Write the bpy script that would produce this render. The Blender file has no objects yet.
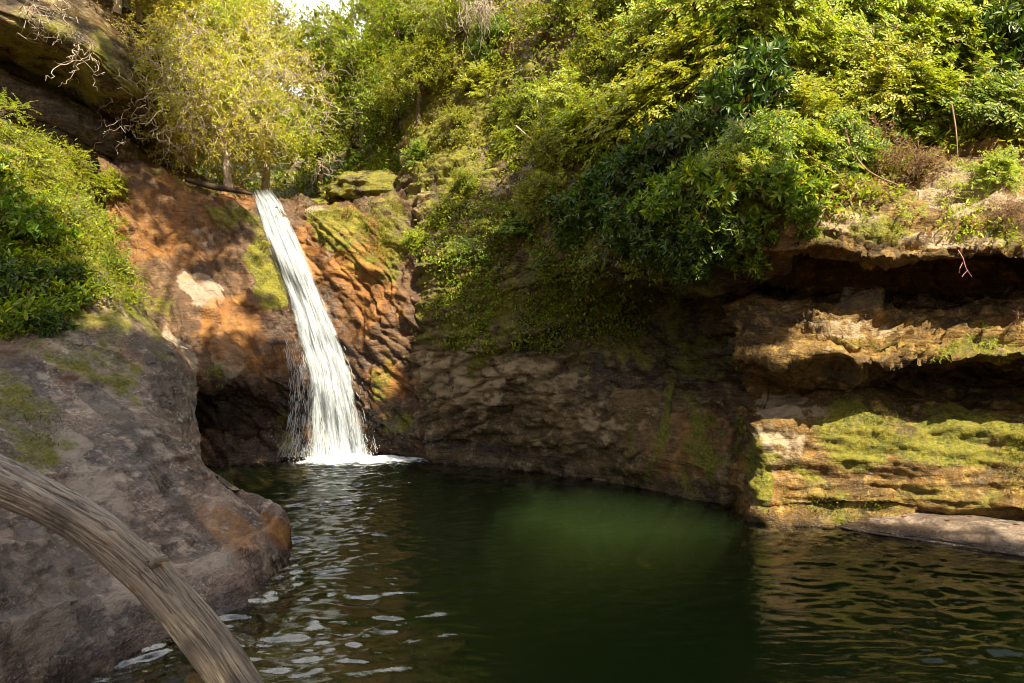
import bpy, math, random
import numpy as np
from mathutils import Vector
from mathutils.bvhtree import BVHTree

# ------------------------------------------------------------------ camera, light, exposure
SC = bpy.context.scene
COL = SC.collection
CAM_Z, F, CX, CY = 1.6, 683.0, 512.0, 341.5
cam_d = bpy.data.cameras.new("camera"); cam = bpy.data.objects.new("camera", cam_d); COL.objects.link(cam)
cam.location = (0, 0, CAM_Z); cam.rotation_euler = (math.radians(90), 0, 0)
cam_d.sensor_width = 36; cam_d.lens = 36 * F / 1024; cam_d.clip_start = 0.05; cam_d.clip_end = 500
SC.camera = cam
SUN_EL = math.radians(50)
SUN_AZ = math.atan2(0.46, -0.89)          # measured from +Y towards +X
TO_SUN = Vector((math.sin(SUN_AZ) * math.cos(SUN_EL), math.cos(SUN_AZ) * math.cos(SUN_EL), math.sin(SUN_EL)))
w = bpy.data.worlds.new("World"); SC.world = w; w.use_nodes = True
wn = w.node_tree
sky = wn.nodes.new("ShaderNodeTexSky"); sky.sky_type = 'NISHITA'; sky.sun_disc = False
sky.sun_elevation = SUN_EL; sky.sun_rotation = SUN_AZ; sky.dust_density = 4.0; sky.air_density = 1.0; sky.ozone_density = 0.6
tcw = wn.nodes.new("ShaderNodeTexCoord"); nzw = wn.nodes.new("ShaderNodeTexNoise"); nzw.inputs["Scale"].default_value = 2.2; nzw.inputs["Detail"].default_value = 6
wn.links.new(tcw.outputs["Generated"], nzw.inputs["Vector"])
mrw = wn.nodes.new("ShaderNodeMapRange"); mrw.inputs[1].default_value = 0.39; mrw.inputs[2].default_value = 0.60; mrw.interpolation_type = 'SMOOTHSTEP'
wn.links.new(nzw.outputs[0], mrw.inputs[0])
mxw = wn.nodes.new("ShaderNodeMix"); mxw.data_type = 'RGBA'; mxw.inputs[7].default_value = (5.6, 5.55, 5.5, 1)     # sunlit cloud
wn.links.new(mrw.outputs[0], mxw.inputs[0]); wn.links.new(sky.outputs[0], mxw.inputs[6])
# bright cloud bank added opposite the sun to whiten reflections on the water
dpw = wn.nodes.new("ShaderNodeVectorMath"); dpw.operation = 'DOT_PRODUCT'; wn.links.new(tcw.outputs["Generated"], dpw.inputs[0]); dpw.inputs[1].default_value = (-0.30, 0.74, 0.60)
mr2 = wn.nodes.new("ShaderNodeMapRange"); mr2.inputs[1].default_value = 0.72; mr2.inputs[2].default_value = 0.95; mr2.inputs[3].default_value = 0.52; mr2.inputs[4].default_value = 3.0; mr2.interpolation_type = 'SMOOTHSTEP'
wn.links.new(dpw.outputs["Value"], mr2.inputs[0])
vsw = wn.nodes.new("ShaderNodeVectorMath"); vsw.operation = 'SCALE'; wn.links.new(mxw.outputs[2], vsw.inputs[0]); wn.links.new(mr2.outputs[0], vsw.inputs["Scale"])
wn.links.new(vsw.outputs[0], wn.nodes["Background"].inputs[0]); wn.nodes["Background"].inputs[1].default_value = 0.12
sl = bpy.data.lights.new("sun", 'SUN'); sl.energy = 5.0; sl.angle = math.radians(0.55); sl.color = (1.0, 0.89, 0.63)
so = bpy.data.objects.new("sun", sl); COL.objects.link(so); so.location = (6, -10, 14)
so.rotation_euler = (-TO_SUN).to_track_quat('-Z', 'Y').to_euler()
SC.view_settings.view_transform = 'Standard'; SC.view_settings.look = 'None'
SC.view_settings.exposure = 1.5; SC.view_settings.gamma = 1.0
SC.render.engine = 'CYCLES'
SC.cycles.use_denoising = True; SC.cycles.filter_width = 1.0
SC.cycles.max_bounces = 7; SC.cycles.diffuse_bounces = 4; SC.cycles.transparent_max_bounces = 12
SC.cycles.glossy_bounces = 3; SC.cycles.transmission_bounces = 4; SC.cycles.volume_bounces = 1
SC.cycles.caustics_reflective = False; SC.cycles.caustics_refractive = False
SC.cycles.sample_clamp_indirect = 4.0

rng = np.random.default_rng(7)

# ------------------------------------------------------------------ helpers: points, noise, meshes
def at(px, py, Y):
    return np.array([(px - CX) / F * Y, Y, CAM_Z + (CY - py) / F * Y])

def proj(V):
    Y = np.maximum(V[:, 1], 0.05)
    return CX + V[:, 0] / Y * F, CY - (V[:, 2] - CAM_Z) / Y * F

def _h(ix, iy, iz, seed):
    n = (ix.astype(np.uint32) * np.uint32(374761393) + iy.astype(np.uint32) * np.uint32(668265263)
         + iz.astype(np.uint32) * np.uint32(2147483647) + np.uint32(seed * 974711 + 13))
    n = (n ^ (n >> np.uint32(13))) * np.uint32(1274126177)
    n = (n ^ (n >> np.uint32(15))) * np.uint32(2246822519)
    return ((n ^ (n >> np.uint32(16))) & np.uint32(0xffff)).astype(np.float64) / 32767.5 - 1.0

def noise(P, seed=0):
    i = np.floor(P).astype(np.int64); f = P - i
    u = f * f * f * (f * (f * 6 - 15) + 10)
    r = 0
    for dx in (0, 1):
        wx = u[:, 0] if dx else 1 - u[:, 0]
        for dy in (0, 1):
            wy = u[:, 1] if dy else 1 - u[:, 1]
            for dz in (0, 1):
                wz = u[:, 2] if dz else 1 - u[:, 2]
                r = r + wx * wy * wz * _h(i[:, 0] + dx, i[:, 1] + dy, i[:, 2] + dz, seed)
    return r

def fbm(P, scale, octaves=4, seed=0, gain=0.5):
    r, a, s = 0, 1.0, scale
    for o in range(octaves):
        r = r + a * noise(P * s + 17.3 * o, seed + o); a *= gain; s *= 2.03
    return r

def ridged(P, scale, octaves=3, seed=0):
    r, a, s = 0, 1.0, scale
    for o in range(octaves):
        r = r + a * (1 - 2 * np.abs(noise(P * s + 9.1 * o, seed + o))); a *= 0.5; s *= 2.1
    return r

def sstep(a, b, x):
    t = np.clip((x - a) / (b - a), 0, 1); return t * t * (3 - 2 * t)

def unit(v):
    return v / np.maximum(np.linalg.norm(v, axis=-1, keepdims=True), 1e-9)

def link(name, me, mat=None, parent=None, smooth=True):
    o = bpy.data.objects.new(name, me); COL.objects.link(o)
    if mat: me.materials.append(mat)
    if parent: o.parent = parent
    if smooth: me.polygons.foreach_set("use_smooth", np.ones(len(me.polygons), bool))
    return o

def mesh(name, V, Fq, attrs=None, uv=None):
    """V (n,3), Fq (m,k) all faces with k corners"""
    V = np.asarray(V, np.float32); Fq = np.asarray(Fq, np.int32)
    me = bpy.data.meshes.new(name); k = Fq.shape[1]
    me.vertices.add(len(V)); me.vertices.foreach_set("co", V.ravel())
    me.loops.add(Fq.size); me.loops.foreach_set("vertex_index", Fq.ravel())
    me.polygons.add(len(Fq)); me.polygons.foreach_set("loop_start", np.arange(0, Fq.size, k, dtype=np.int32))
    me.polygons.foreach_set("loop_total", np.full(len(Fq), k, np.int32))
    for nm, val in (attrs or {}).items():
        a = me.attributes.new(nm, 'FLOAT', 'POINT'); a.data.foreach_set("value", np.asarray(val, np.float32))
    if uv is not None:
        l = me.uv_layers.new(name="UVMap"); l.data.foreach_set("uv", np.asarray(uv, np.float32)[Fq.ravel()].ravel())
    me.update(calc_edges=True); me.validate()
    return me

def grid_faces(nr, nc, off=0):
    i = np.arange(nr - 1)[:, None] * nc + np.arange(nc - 1)[None, :] + off
    return np.stack([i, i + 1, i + nc + 1, i + nc], -1).reshape(-1, 4)

def tag(o, label, cat=None, group=None, kind=None):
    o["label"] = label
    if cat: o["category"] = cat
    if group: o["group"] = group
    if kind: o["kind"] = kind
    return o

def empty(name, loc=(0, 0, 0)):
    o = bpy.data.objects.new(name, None); COL.objects.link(o); o.location = loc; o.empty_display_size = 0.2
    return o

def catmull(C, axis, res):
    """densify control grid C (r,c,3) along axis, about res metres apart"""
    C = np.moveaxis(C, axis, 0); n = len(C); out = []
    ext = np.concatenate([[2 * C[0] - C[1]], C, [2 * C[-1] - C[-2]]])
    for s in range(n - 1):
        p0, p1, p2, p3 = ext[s], ext[s + 1], ext[s + 2], ext[s + 3]
        d = np.linalg.norm(p2 - p1, axis=-1)
        m = max(2, int(math.ceil(np.percentile(d, 75) / res)))
        for t in np.arange(m) / m:
            out.append(0.5 * ((2 * p1) + (p2 - p0) * t + (2 * p0 - 5 * p1 + 4 * p2 - p3) * t * t + (3 * p1 - p0 - 3 * p2 + p3) * t ** 3))
    out.append(C[-1])
    return np.moveaxis(np.array(out), 0, axis)

def grid_normals(G):
    du = np.gradient(G, axis=0); dv = np.gradient(G, axis=1)
    return unit(np.cross(dv, du))

def strata(P, nrm, th, seed, warp=0.12):
    """stacked bedding layers: each bed sticks out by its own amount, with a notch under it"""
    s = P @ np.asarray(nrm) / th + warp / th * fbm(P, 0.8, 3, seed) * 0.8
    i = np.floor(s).astype(np.int64); f = s - i
    z = np.zeros_like(i)
    a = _h(i, z, z, seed); b = _h(i + 1, z, z, seed)
    step = a + (b - a) * sstep(0.82, 1.0, f)
    notch = np.exp(-((f - 0.9) / 0.09) ** 2)
    return step, notch

def blocks(P, nrm, th, ln, seed, warp=0.12):
    """jointed bedding: every bed is broken into blocks that stand out by different amounts, with cracks between them"""
    nrm = unit(np.asarray(nrm, float)); t1 = unit(np.cross(nrm, [0.2, 1, 0.1])); t2 = np.cross(nrm, t1)
    s = P @ nrm / th + warp / th * fbm(P, 0.9, 3, seed)
    s = s + 0.35 * np.sin(s * 1.7)
    i = np.floor(s).astype(np.int64); f = s - i; z = np.zeros_like(i)
    wq = 0.25 * noise(P * 1.7, seed + 3)
    u = P @ t1 / ln + 9 * _h(i, z, z, seed + 1) + wq + 0.3 * (f - .5); v = P @ t2 / ln + 9 * _h(i, z, z, seed + 2) - wq
    iu = np.floor(u).astype(np.int64); iv = np.floor(v).astype(np.int64)
    off = _h(i, iu, iv, seed + 4)
    tilt = (f - .5) * _h(i, iu, iv, seed + 5)
    e = lambda q, w_: np.exp(-(np.minimum(q - np.floor(q), 1 - (q - np.floor(q))) / w_) ** 2)
    return off + .5 * tilt, np.maximum(e(s, .07), .7 * np.maximum(e(u, .03), e(v, .03)))

BVHS = []
def rock(name, ctrl, res, disp, mat, paint=(), slices=None, flip=False):
    C = np.array(ctrl, float)
    G = catmull(catmull(C, 0, res), 1, res)
    sh = G.shape
    N = grid_normals(G)
    if flip: N = -N
    P = G.reshape(-1, 3); n = N.reshape(-1, 3)
    P = P + disp(P, n) + n * (0.010 * fbm(P, 11.0, 3, 181, .6))[:, None]
    px, py = proj(P)
    # colour patches: moss, iron stain, pale lichen, wet film and painted shade
    att = {k: np.zeros(len(P)) for k in ("moss", "orange", "pale", "wet")}
    front = (P[:, 1] > 0.5)
    for (k, x, y, rx, ry, ang, s) in paint:
        a = math.radians(ang); dx, dy = px - x, py - y
        ux, uy = dx * math.cos(a) + dy * math.sin(a), -dx * math.sin(a) + dy * math.cos(a)
        r = np.sqrt((ux / rx) ** 2 + (uy / ry) ** 2) + 0.28 * noise(P * 2.3, 77) + 0.15 * noise(P * 6.1, 78)
        att[k] = np.maximum(att[k], s * (1 - sstep(0.55, 1.1, r)) * front)
    Fq = grid_faces(sh[0], sh[1])
    if flip: Fq = Fq[:, ::-1]
    BVHS.append((name, BVHTree.FromPolygons(P.tolist(), Fq.tolist())))
    out = []
    if slices is None:
        out.append(link(name, mesh(name, P, Fq, att), mat))
    else:
        # row slices become separate beds of rock; boundaries follow control rows
        cnt = [0]
        Cm = C
        # rows of the dense grid that correspond to control rows
        d = C
        idx = [0]
        for s in range(len(C) - 1):
            dd = np.linalg.norm(C[s + 1] - C[s], axis=-1)
            idx.append(idx[-1] + max(2, int(math.ceil(np.percentile(dd, 75) / res))))
        for (nm, r0, r1) in slices:
            a, b = idx[r0], idx[r1] + 1
            sel = slice(a * sh[1], b * sh[1])
            f2 = grid_faces(b - a, sh[1])
            if flip: f2 = f2[:, ::-1]
            out.append(link(nm, mesh(nm, P[sel], f2, {k: v[sel] for k, v in att.items()}), mat))
    return out

def cast(px, py, only=None, maxd=60):
    """first rock surface met by the line from the tripod through a picture point: (point, normal)"""
    o = Vector((0, 0, CAM_Z)); d = Vector(at(px, py, 1.0)) - o; d.normalize()
    best = None
    for nm, b in BVHS:
        if only and nm not in only: continue
        h, nn, i, dist = b.ray_cast(o, d, maxd)
        if h is not None and (best is None or dist < best[2]): best = (h, nn, dist)
    if best is None: return None
    nn = best[1] if best[1].dot(d) < 0 else -best[1]
    return best[0], nn

# ------------------------------------------------------------------ materials
class NT:
    def __init__(self, name):
        self.m = bpy.data.materials.new(name); self.m.use_nodes = True
        self.t = self.m.node_tree; self.t.nodes.clear()
        self.out = self.n("ShaderNodeOutputMaterial")
    def n(self, ty, **kw):
        x = self.t.nodes.new(ty)
        for k, v in kw.items():
            if hasattr(x, k): setattr(x, k, v)
            else: self.set(x.inputs[k], v)
        return x
    def set(self, inp, v):
        if hasattr(v, "is_linked") or hasattr(v, "links"): self.t.links.new(v, inp)
        else:
            if inp.type == 'RGBA' and len(v) == 3: v = (*v, 1)
            inp.default_value = v
    def math(self, op, a, b=None, c=None, clamp=False):
        x = self.n("ShaderNodeMath", operation=op, use_clamp=clamp)
        for k, v in enumerate((a, b, c)):
            if v is not None: self.set(x.inputs[k], v)
        return x.outputs[0]
    def mix(self, fac, a, b, mode='MIX'):
        x = self.n("ShaderNodeMix", data_type='RGBA', blend_type=mode)
        self.set(x.inputs[0], fac); self.set(x.inputs[6], a); self.set(x.inputs[7], b)
        return x.outputs[2]
    def step(self, v, lo, hi):
        x = self.n("ShaderNodeMapRange", interpolation_type='SMOOTHSTEP')
        self.set(x.inputs[0], v); x.inputs[1].default_value = lo; x.inputs[2].default_value = hi
        return x.outputs[0]
    def noise(self, vec, scale, detail=6, rough=0.55, dist=0.0):
        x = self.n("ShaderNodeTexNoise"); self.set(x.inputs["Vector"], vec)
        x.inputs["Scale"].default_value = scale; x.inputs["Detail"].default_value = detail
        x.inputs["Roughness"].default_value = rough; x.inputs["Distortion"].default_value = dist
        return x.outputs[0]
    def attr(self, nm):
        x = self.n("ShaderNodeAttribute"); x.attribute_name = nm; return x.outputs["Fac"]
    def mapping(self, vec, scale=(1, 1, 1), rot=(0, 0, 0)):
        x = self.n("ShaderNodeMapping"); self.set(x.inputs[0], vec); x.inputs[3].default_value = scale; x.inputs[2].default_value = rot
        return x.outputs[0]

def rock_mat(name, dark, mid, light, bed_rot=(0, 0, 0), bed=5.0, speck=0.5, moss_up=0.0, wetness=0.0, bumpk=1.0, pale=(0.33, 0.255, 0.195)):
    N = NT(name)
    co = N.n("ShaderNodeTexCoord").outputs["Object"]
    geo = N.n("ShaderNodeNewGeometry")
    n1 = N.noise(co, 1.7, 8, 0.62, 0.4)
    n2 = N.noise(co, 7.0, 8, 0.6)
    bedv = N.mapping(co, (1.3, 1.3, 1.3 * bed), bed_rot)
    n3 = N.noise(bedv, 3.0, 8, 0.6, 0.6)
    n4 = N.noise(co, 38, 5, 0.6)
    base = N.mix(N.step(n1, 0.36, 0.62), dark, mid)
    base = N.mix(N.step(n2, 0.49, 0.66), base, light)
    base = N.mix(N.math('MULTIPLY', N.step(n3, 0.42, 0.66), 0.55), base, tuple(c * 0.45 for c in dark))
    base = N.mix(N.math('MULTIPLY', N.step(n4, 0.5, 0.68), 0.55), base, N.mix(0.5, base, light))
    base = N.mix(N.math('MULTIPLY', N.math('SUBTRACT', 1.0, N.step(n4, 0.34, 0.48)), 0.5), base, dark)
    hs_ = N.n("ShaderNodeHueSaturation", Saturation=1.22, Value=0.84); N.set(hs_.inputs["Color"], base); base = hs_.outputs[0]
    # lichen speckles and blotches
    vo = N.n("ShaderNodeTexVoronoi", feature='F1'); N.set(vo.inputs["Vector"], N.n("ShaderNodeVectorMath", operation='ADD').outputs[0])
    vadd = vo.inputs["Vector"].links[0].from_node
    N.set(vadd.inputs[0], co)
    nz = N.n("ShaderNodeTexNoise"); N.set(nz.inputs["Vector"], co); nz.inputs["Scale"].default_value = 14; nz.inputs["Detail"].default_value = 4
    sc = N.n("ShaderNodeVectorMath", operation='SCALE'); N.set(sc.inputs[0], nz.outputs["Color"]); sc.inputs["Scale"].default_value = 0.09
    N.set(vadd.inputs[1], sc.outputs[0])
    vo.inputs["Scale"].default_value = 11
    spot = N.math('MULTIPLY', N.math('SUBTRACT', 1.0, N.step(vo.outputs["Distance"], 0.2, 0.42)), N.step(N.noise(co, 2.6, 4), 0.5, 0.62))
    base = N.mix(N.math('MULTIPLY', spot, speck), base, (0.40, 0.35, 0.28))
    v2 = N.n("ShaderNodeTexVoronoi", feature='F1'); N.set(v2.inputs["Vector"], vadd.outputs[0]); v2.inputs["Scale"].default_value = 30
    spot2 = N.math('MULTIPLY', N.math('SUBTRACT', 1.0, N.step(v2.outputs["Distance"], 0.18, 0.36)), N.step(N.noise(co, 3.7, 4), 0.48, 0.66))
    base = N.mix(N.math('MULTIPLY', spot2, speck), base, (0.44, 0.38, 0.31))
    n5 = N.noise(co, 95, 4, 0.7)
    base = N.mix(N.math('MULTIPLY', N.math('SUBTRACT', 1.0, N.step(n5, 0.32, 0.5)), 0.55), base, tuple(c * 0.4 for c in dark))
    cr_ = N.math('ABSOLUTE', N.math('SUBTRACT', N.noise(bedv, 1.1, 7, 0.6, 0.9), 0.5))
    base = N.mix(N.math('MULTIPLY', N.math('SUBTRACT', 1.0, N.step(cr_, 0.0, 0.018)), 0.7), base, tuple(c * 0.3 for c in dark))
    # pale bare patches
    pa = N.step(N.math('ADD', N.attr("pale"), N.math('MULTIPLY', N.math('SUBTRACT', n2, 0.5), 1.6)), 0.35, 0.6)
    base = N.mix(pa, base, N.mix(n4, pale, tuple(c * .66 for c in pale)))
    # iron and algae staining
    oa = N.math('ADD', N.attr("orange"), N.math('MULTIPLY', N.math('SUBTRACT', N.noise(N.mapping(co, (3.2, 2.0, .9), (0.0, -0.42, 0.3)), 1.6, 9, 0.68, 0.8), 0.5), 2.6))
    base = N.mix(N.math('MULTIPLY', N.math('MULTIPLY', N.step(oa, 0.25, 0.95), N.attr("orange")), .92), base, N.mix(N.step(n2, 0.3, 0.7), N.mix(N.step(n4, .3, .7), (0.10, 0.040, 0.012), (0.23, 0.075, 0.012)), (0.33, 0.145, 0.022)))
    # wet film, also the dark film used as painted shade
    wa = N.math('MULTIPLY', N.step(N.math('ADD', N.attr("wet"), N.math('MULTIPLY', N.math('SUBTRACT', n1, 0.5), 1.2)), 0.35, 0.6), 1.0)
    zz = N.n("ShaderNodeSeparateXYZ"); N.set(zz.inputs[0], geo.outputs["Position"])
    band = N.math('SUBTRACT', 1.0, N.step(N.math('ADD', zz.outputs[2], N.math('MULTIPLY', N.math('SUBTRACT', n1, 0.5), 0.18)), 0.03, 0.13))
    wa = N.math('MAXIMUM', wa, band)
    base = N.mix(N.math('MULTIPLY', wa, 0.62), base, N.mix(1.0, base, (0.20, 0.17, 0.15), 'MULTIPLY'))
    # moss
    zn = N.n("ShaderNodeSeparateXYZ"); N.set(zn.inputs[0], geo.outputs["Normal"])
    up = N.math('MULTIPLY', N.step(zn.outputs[2], 0.15, 0.8), moss_up)
    mn = N.noise(co, 3.4, 9, 0.68)
    ma = N.step(N.math('ADD', N.math('MAXIMUM', N.attr("moss"), up), N.math('MULTIPLY', N.math('SUBTRACT', mn, 0.5), 2.8)), 0.38, 0.95)
    mcol = N.mix(N.step(n2, 0.3, 0.7), (0.035, 0.052, 0.007), (0.165, 0.145, 0.012))
    mcol = N.mix(N.step(n4, 0.35, 0.75), mcol, (0.25, 0.215, 0.02))
    base = N.mix(ma, base, mcol)
    # bump
    b1 = N.n("ShaderNodeBump", Strength=0.9 * bumpk, Distance=0.035); N.set(b1.inputs["Height"], N.math('ADD', n2, N.math('MULTIPLY', n3, 0.9)))
    b2 = N.n("ShaderNodeBump", Strength=0.9 * bumpk, Distance=0.014); N.set(b2.inputs["Height"], N.math('ADD', n4, N.math('MULTIPLY', n5, .5))); N.set(b2.inputs["Normal"], b1.outputs[0])
    b3 = N.n("ShaderNodeBump", Strength=0.8, Distance=0.012); N.set(b3.inputs["Height"], N.math('MULTIPLY', N.noise(co, 120, 3), ma)); N.set(b3.inputs["Normal"], b2.outputs[0])
    rough = N.math('SUBTRACT', N.math('ADD', 0.52 - wetness, N.math('MULTIPLY', n2, 0.35)), N.math('MULTIPLY', wa, 0.42), clamp=True)
    rough = N.math('MAXIMUM', rough, N.math('MULTIPLY', ma, 0.85))
    p = N.n("ShaderNodeBsdfPrincipled"); N.set(p.inputs["Base Color"], base); N.set(p.inputs["Roughness"], rough); N.set(p.inputs["Normal"], b3.outputs[0])
    p.inputs["Specular IOR Level"].default_value = 0.45
    N.t.links.new(p.outputs[0], N.out.inputs[0])
    return N.m

M_LEFT = rock_mat("rock_left", (0.075, 0.052, 0.043), (0.30, 0.218, 0.178), (0.56, 0.44, 0.36), (0.3, 0.5, 0.4), 4, 1.0, 0.0, 0.2)
M_HEAD = rock_mat("rock_head", (0.07, 0.04, 0.024), (0.15, 0.085, 0.05), (0.25, 0.16, 0.105), (0.2, 0.9, 0.2), 5, 0.2, 0.0, 0.12)
M_MID = rock_mat("rock_mid", (0.065, 0.042, 0.022), (0.215, 0.145, 0.078), (0.42, 0.32, 0.19), (0.1, 0.28, 0.0), 6, 0.3, 0.25, 0.05, pale=(0.37, 0.27, 0.15))
M_RIGHT = rock_mat("rock_right", (0.060, 0.035, 0.014), (0.24, 0.145, 0.056), (0.50, 0.345, 0.165), (0.0, 0.05, 0.0), 5, 0.25, 0.25, pale=(0.42, 0.31, 0.20))

# ------------------------------------------------------------------ bedrock
def p(*a): return at(*a)
def W(*a): return np.array(a, float)

# left bank: stations from near to far, each from under the water up the slope
A = [
 [W(-1.7, 0.6, -2.9), W(-2.2, 0.8, 0), W(-2.6, 0.8, .4), W(-3.1, .9, .8), W(-3.8, 1.0, 1.2), W(-4.8, 1.1, 1.7), W(-6, 1.2, 2.6), W(-8, 1.3, 4.2)],
 [W(-1.6, 2.2, -2.9), W(-2.2, 2.3, 0), W(-2.5, 2.35, .36), W(-2.95, 2.5, .78), W(-3.6, 2.7, 1.15), W(-4.5, 2.9, 1.7), W(-5.6, 3.1, 2.6), W(-7.6, 3.3, 4.2)],
 [W(-1.4, 3.0, -2.9), p(70, 683, 3.2), p(15, 600, 3.25), p(-45, 520, 3.4), p(-90, 440, 3.8), p(-140, 370, 4.2), p(-230, 270, 4.8), p(-420, 120, 5.6)],
 [W(-1.2, 3.6, -2.9), p(170, 630, 3.79), p(118, 562, 3.95), p(62, 492, 4.2), p(8, 428, 4.5), p(-45, 365, 5.0), p(-125, 285, 5.6), p(-260, 150, 6.6)],
 [W(-1.0, 4.3, -2.9), p(255, 590, 4.4), p(198, 541, 4.6), p(140, 472, 4.85), p(82, 402, 5.2), p(24, 340, 5.6), p(-50, 255, 6.3), p(-140, 120, 7.2)],
 [W(-1.0, 5.1, -2.9), p(292, 549, 5.27), p(264, 526, 5.3), p(205, 467, 5.5), p(150, 398, 5.8), p(98, 338, 6.15), p(50, 250, 6.8), p(-20, 120, 7.8)],
 [W(-1.5, 6.0, -2.9), W(-2.0, 5.9, 0), W(-2.3, 5.85, .15), p(206, 455, 6.1), p(186, 392, 6.35), p(132, 330, 6.6), p(88, 240, 7.3), p(40, 135, 8.4)],
 [W(-2.6, 6.9, -2.9), W(-2.9, 6.8, 0), W(-3.0, 6.75, .35), W(-3.12, 6.75, .72), p(192, 380, 6.95), p(146, 315, 7.2), p(100, 238, 7.9), p(66, 150, 9.0)],
 [W(-3.7, 8.0, -2.9), W(-3.9, 7.9, 0), W(-3.95, 7.9, .4), W(-4.0, 7.9, .8), p(172, 372, 8.0), p(134, 305, 8.1), p(104, 235, 8.7), p(80, 160, 9.6)],
 [W(-4.6, 9.2, -2.9), W(-4.7, 9.1, 0), W(-4.75, 9.1, .4), W(-4.8, 9.1, .8), W(-4.9, 9.1, 1.2), W(-5.1, 9.2, 2.1), W(-5.7, 9.6, 3.0), W(-6.5, 10.6, 4.0)],
]
def dispA(P, n):
    d = 0.12 * fbm(P, 0.8, 2, 3) + 0.022 * fbm(P, 3.0, 5, 9)
    q = P @ np.array([[.8, .2, .3], [-.4, .9, .1], [-.3, -.2, 2.2]])
    d = d + 0.05 * np.minimum(ridged(q, 0.7, 2, 21), 0.55) - 0.025 * np.exp(-(noise(q * 1.2, 31) / 0.06) ** 2)
    return n * d[:, None]
left_paint = [
 ("moss", 60, 330, 90, 45, 20, .6), ("moss", 130, 300, 80, 50, 30, .75), ("moss", 25, 410, 60, 45, 30, .75), ("moss", 110, 365, 70, 28, 30, .65),
 ("moss", 140, 270, 40, 60, 0, .8), ("moss", 60, 200, 140, 160, 0, .95), ("moss", -90, 180, 150, 150, 0, .8), ("moss", 15, 465, 50, 30, 0, .7), ("moss", 165, 345, 24, 30, 0, .5),
 ("wet", 30, 610, 120, 110, 0, .9), ("wet", 150, 470, 70, 12, 42, .85), ("wet", 175, 500, 80, 12, 48, .8), ("wet", 165, 365, 26, 70, -30, .95), ("wet", 25, 400, 50, 60, 0, .6), ("wet", 120, 420, 80, 14, 40, .7), ("wet", 130, 640, 80, 40, -20, .8),
 ("orange", 225, 525, 70, 26, 25, .8), ("orange", 285, 535, 40, 20, 30, .95), ("orange", 205, 405, 9, 45, 0, .95), ("orange", 120, 345, 70, 16, 35, .6), ("orange", 60, 380, 60, 20, 20, .4), ("orange", 200, 480, 60, 20, 40, .4),
 ("pale", 90, 500, 44, 50, 20, .6), ("pale", 60, 445, 36, 18, 0, .8), ("pale", 130, 590, 70, 30, -20, .6), ("pale", 60, 600, 30, 60, 0, .45), ("pale", 90, 395, 34, 20, 20, .5), ("pale", 150, 440, 40, 16, 30, .55), ("pale", 215, 560, 40, 20, -30, .5), ("pale", 40, 640, 40, 30, 0, .55),
]
left_bank, = rock("left_bank", A, 0.022, dispA, M_LEFT, left_paint)
tag(left_bank, "big smooth purple-brown rock bank sloping into the pool at lower left", "rock bank", kind="structure")

# headwall that the fall runs down: columns left to right, rows bottom to top
B = [
 [W(-5.2, 8.7, -2.9), W(-5.2, 8.8, 0), W(-5.2, 9.1, .6), W(-5.2, 9.1, .95), p(150, 365, 8.2), p(128, 300, 8.8), p(112, 235, 9.3), p(95, 155, 10.0), p(85, 135, 11.5)],
 [W(-4.0, 8.3, -2.9), p(203, 467, 8.7), p(210, 425, 9.1), p(205, 398, 9.0), p(186, 374, 8.35), p(163, 310, 8.8), p(142, 240, 9.4), p(122, 164, 10.2), p(112, 150, 11.7)],
 [W(-3.4, 8.6, -2.9), p(250, 463, 9.0), p(252, 428, 9.35), p(250, 398, 9.3), p(243, 374, 8.8), p(216, 310, 9.2), p(196, 250, 9.8), p(180, 184, 10.5), p(176, 173, 11.8)],
 [W(-2.9, 8.9, -2.9), p(290, 460, 9.22), p(290, 428, 9.45), p(288, 398, 9.45), p(284, 374, 9.3), p(262, 310, 9.55), p(246, 250, 9.95), p(236, 197, 10.6), p(228, 190, 11.9)],
 [W(-2.3, 9.1, -2.9), p(335, 457, 9.46), p(330, 425, 9.5), p(324, 395, 9.55), p(318, 375, 9.6), p(298, 310, 9.85), p(283, 250, 10.2), p(268, 206, 10.6), p(262, 199, 11.9)],
 [W(-1.8, 9.1, -2.9), p(380, 457, 9.47), p(374, 425, 9.45), p(369, 395, 9.4), p(362, 370, 9.45), p(345, 310, 9.6), p(328, 250, 9.95), p(308, 205, 10.5), p(300, 199, 11.9)],
 [W(-1.5, 8.9, -2.9), p(405, 458, 9.35), p(402, 425, 9.2), p(398, 395, 9.1), p(395, 365, 9.15), p(385, 310, 9.3), p(372, 250, 9.65), p(355, 212, 10.3), p(345, 206, 11.8)],
 [W(-1.0, 8.7, -2.9), p(440, 462, 9.3), p(440, 425, 9.1), p(440, 395, 9.05), p(438, 360, 9.05), p(430, 310, 9.1), p(418, 250, 9.4), p(408, 200, 10.1), p(400, 185, 11.8)],
]
def dispB(P, n):
    q = P @ np.array([[1, .3, .9], [0, 1, .3], [-.4, .1, 1.6]])
    st, no = strata(P, unit(np.array([.75, .1, .65])), 0.23, 5, 0.16)
    bl, cr = blocks(P, [.75, .1, .65], 0.26, 0.8, 17, 0.16)
    d = 0.12 * fbm(P, 1.1, 3, 13) + 0.045 * fbm(q, 3.2, 5, 19, .55) + 0.03 * st - 0.03 * no + .05 * bl - .034 * cr + 0.05 * ridged(q, 1.3, 3, 41)
    return n * d[:, None]
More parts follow.
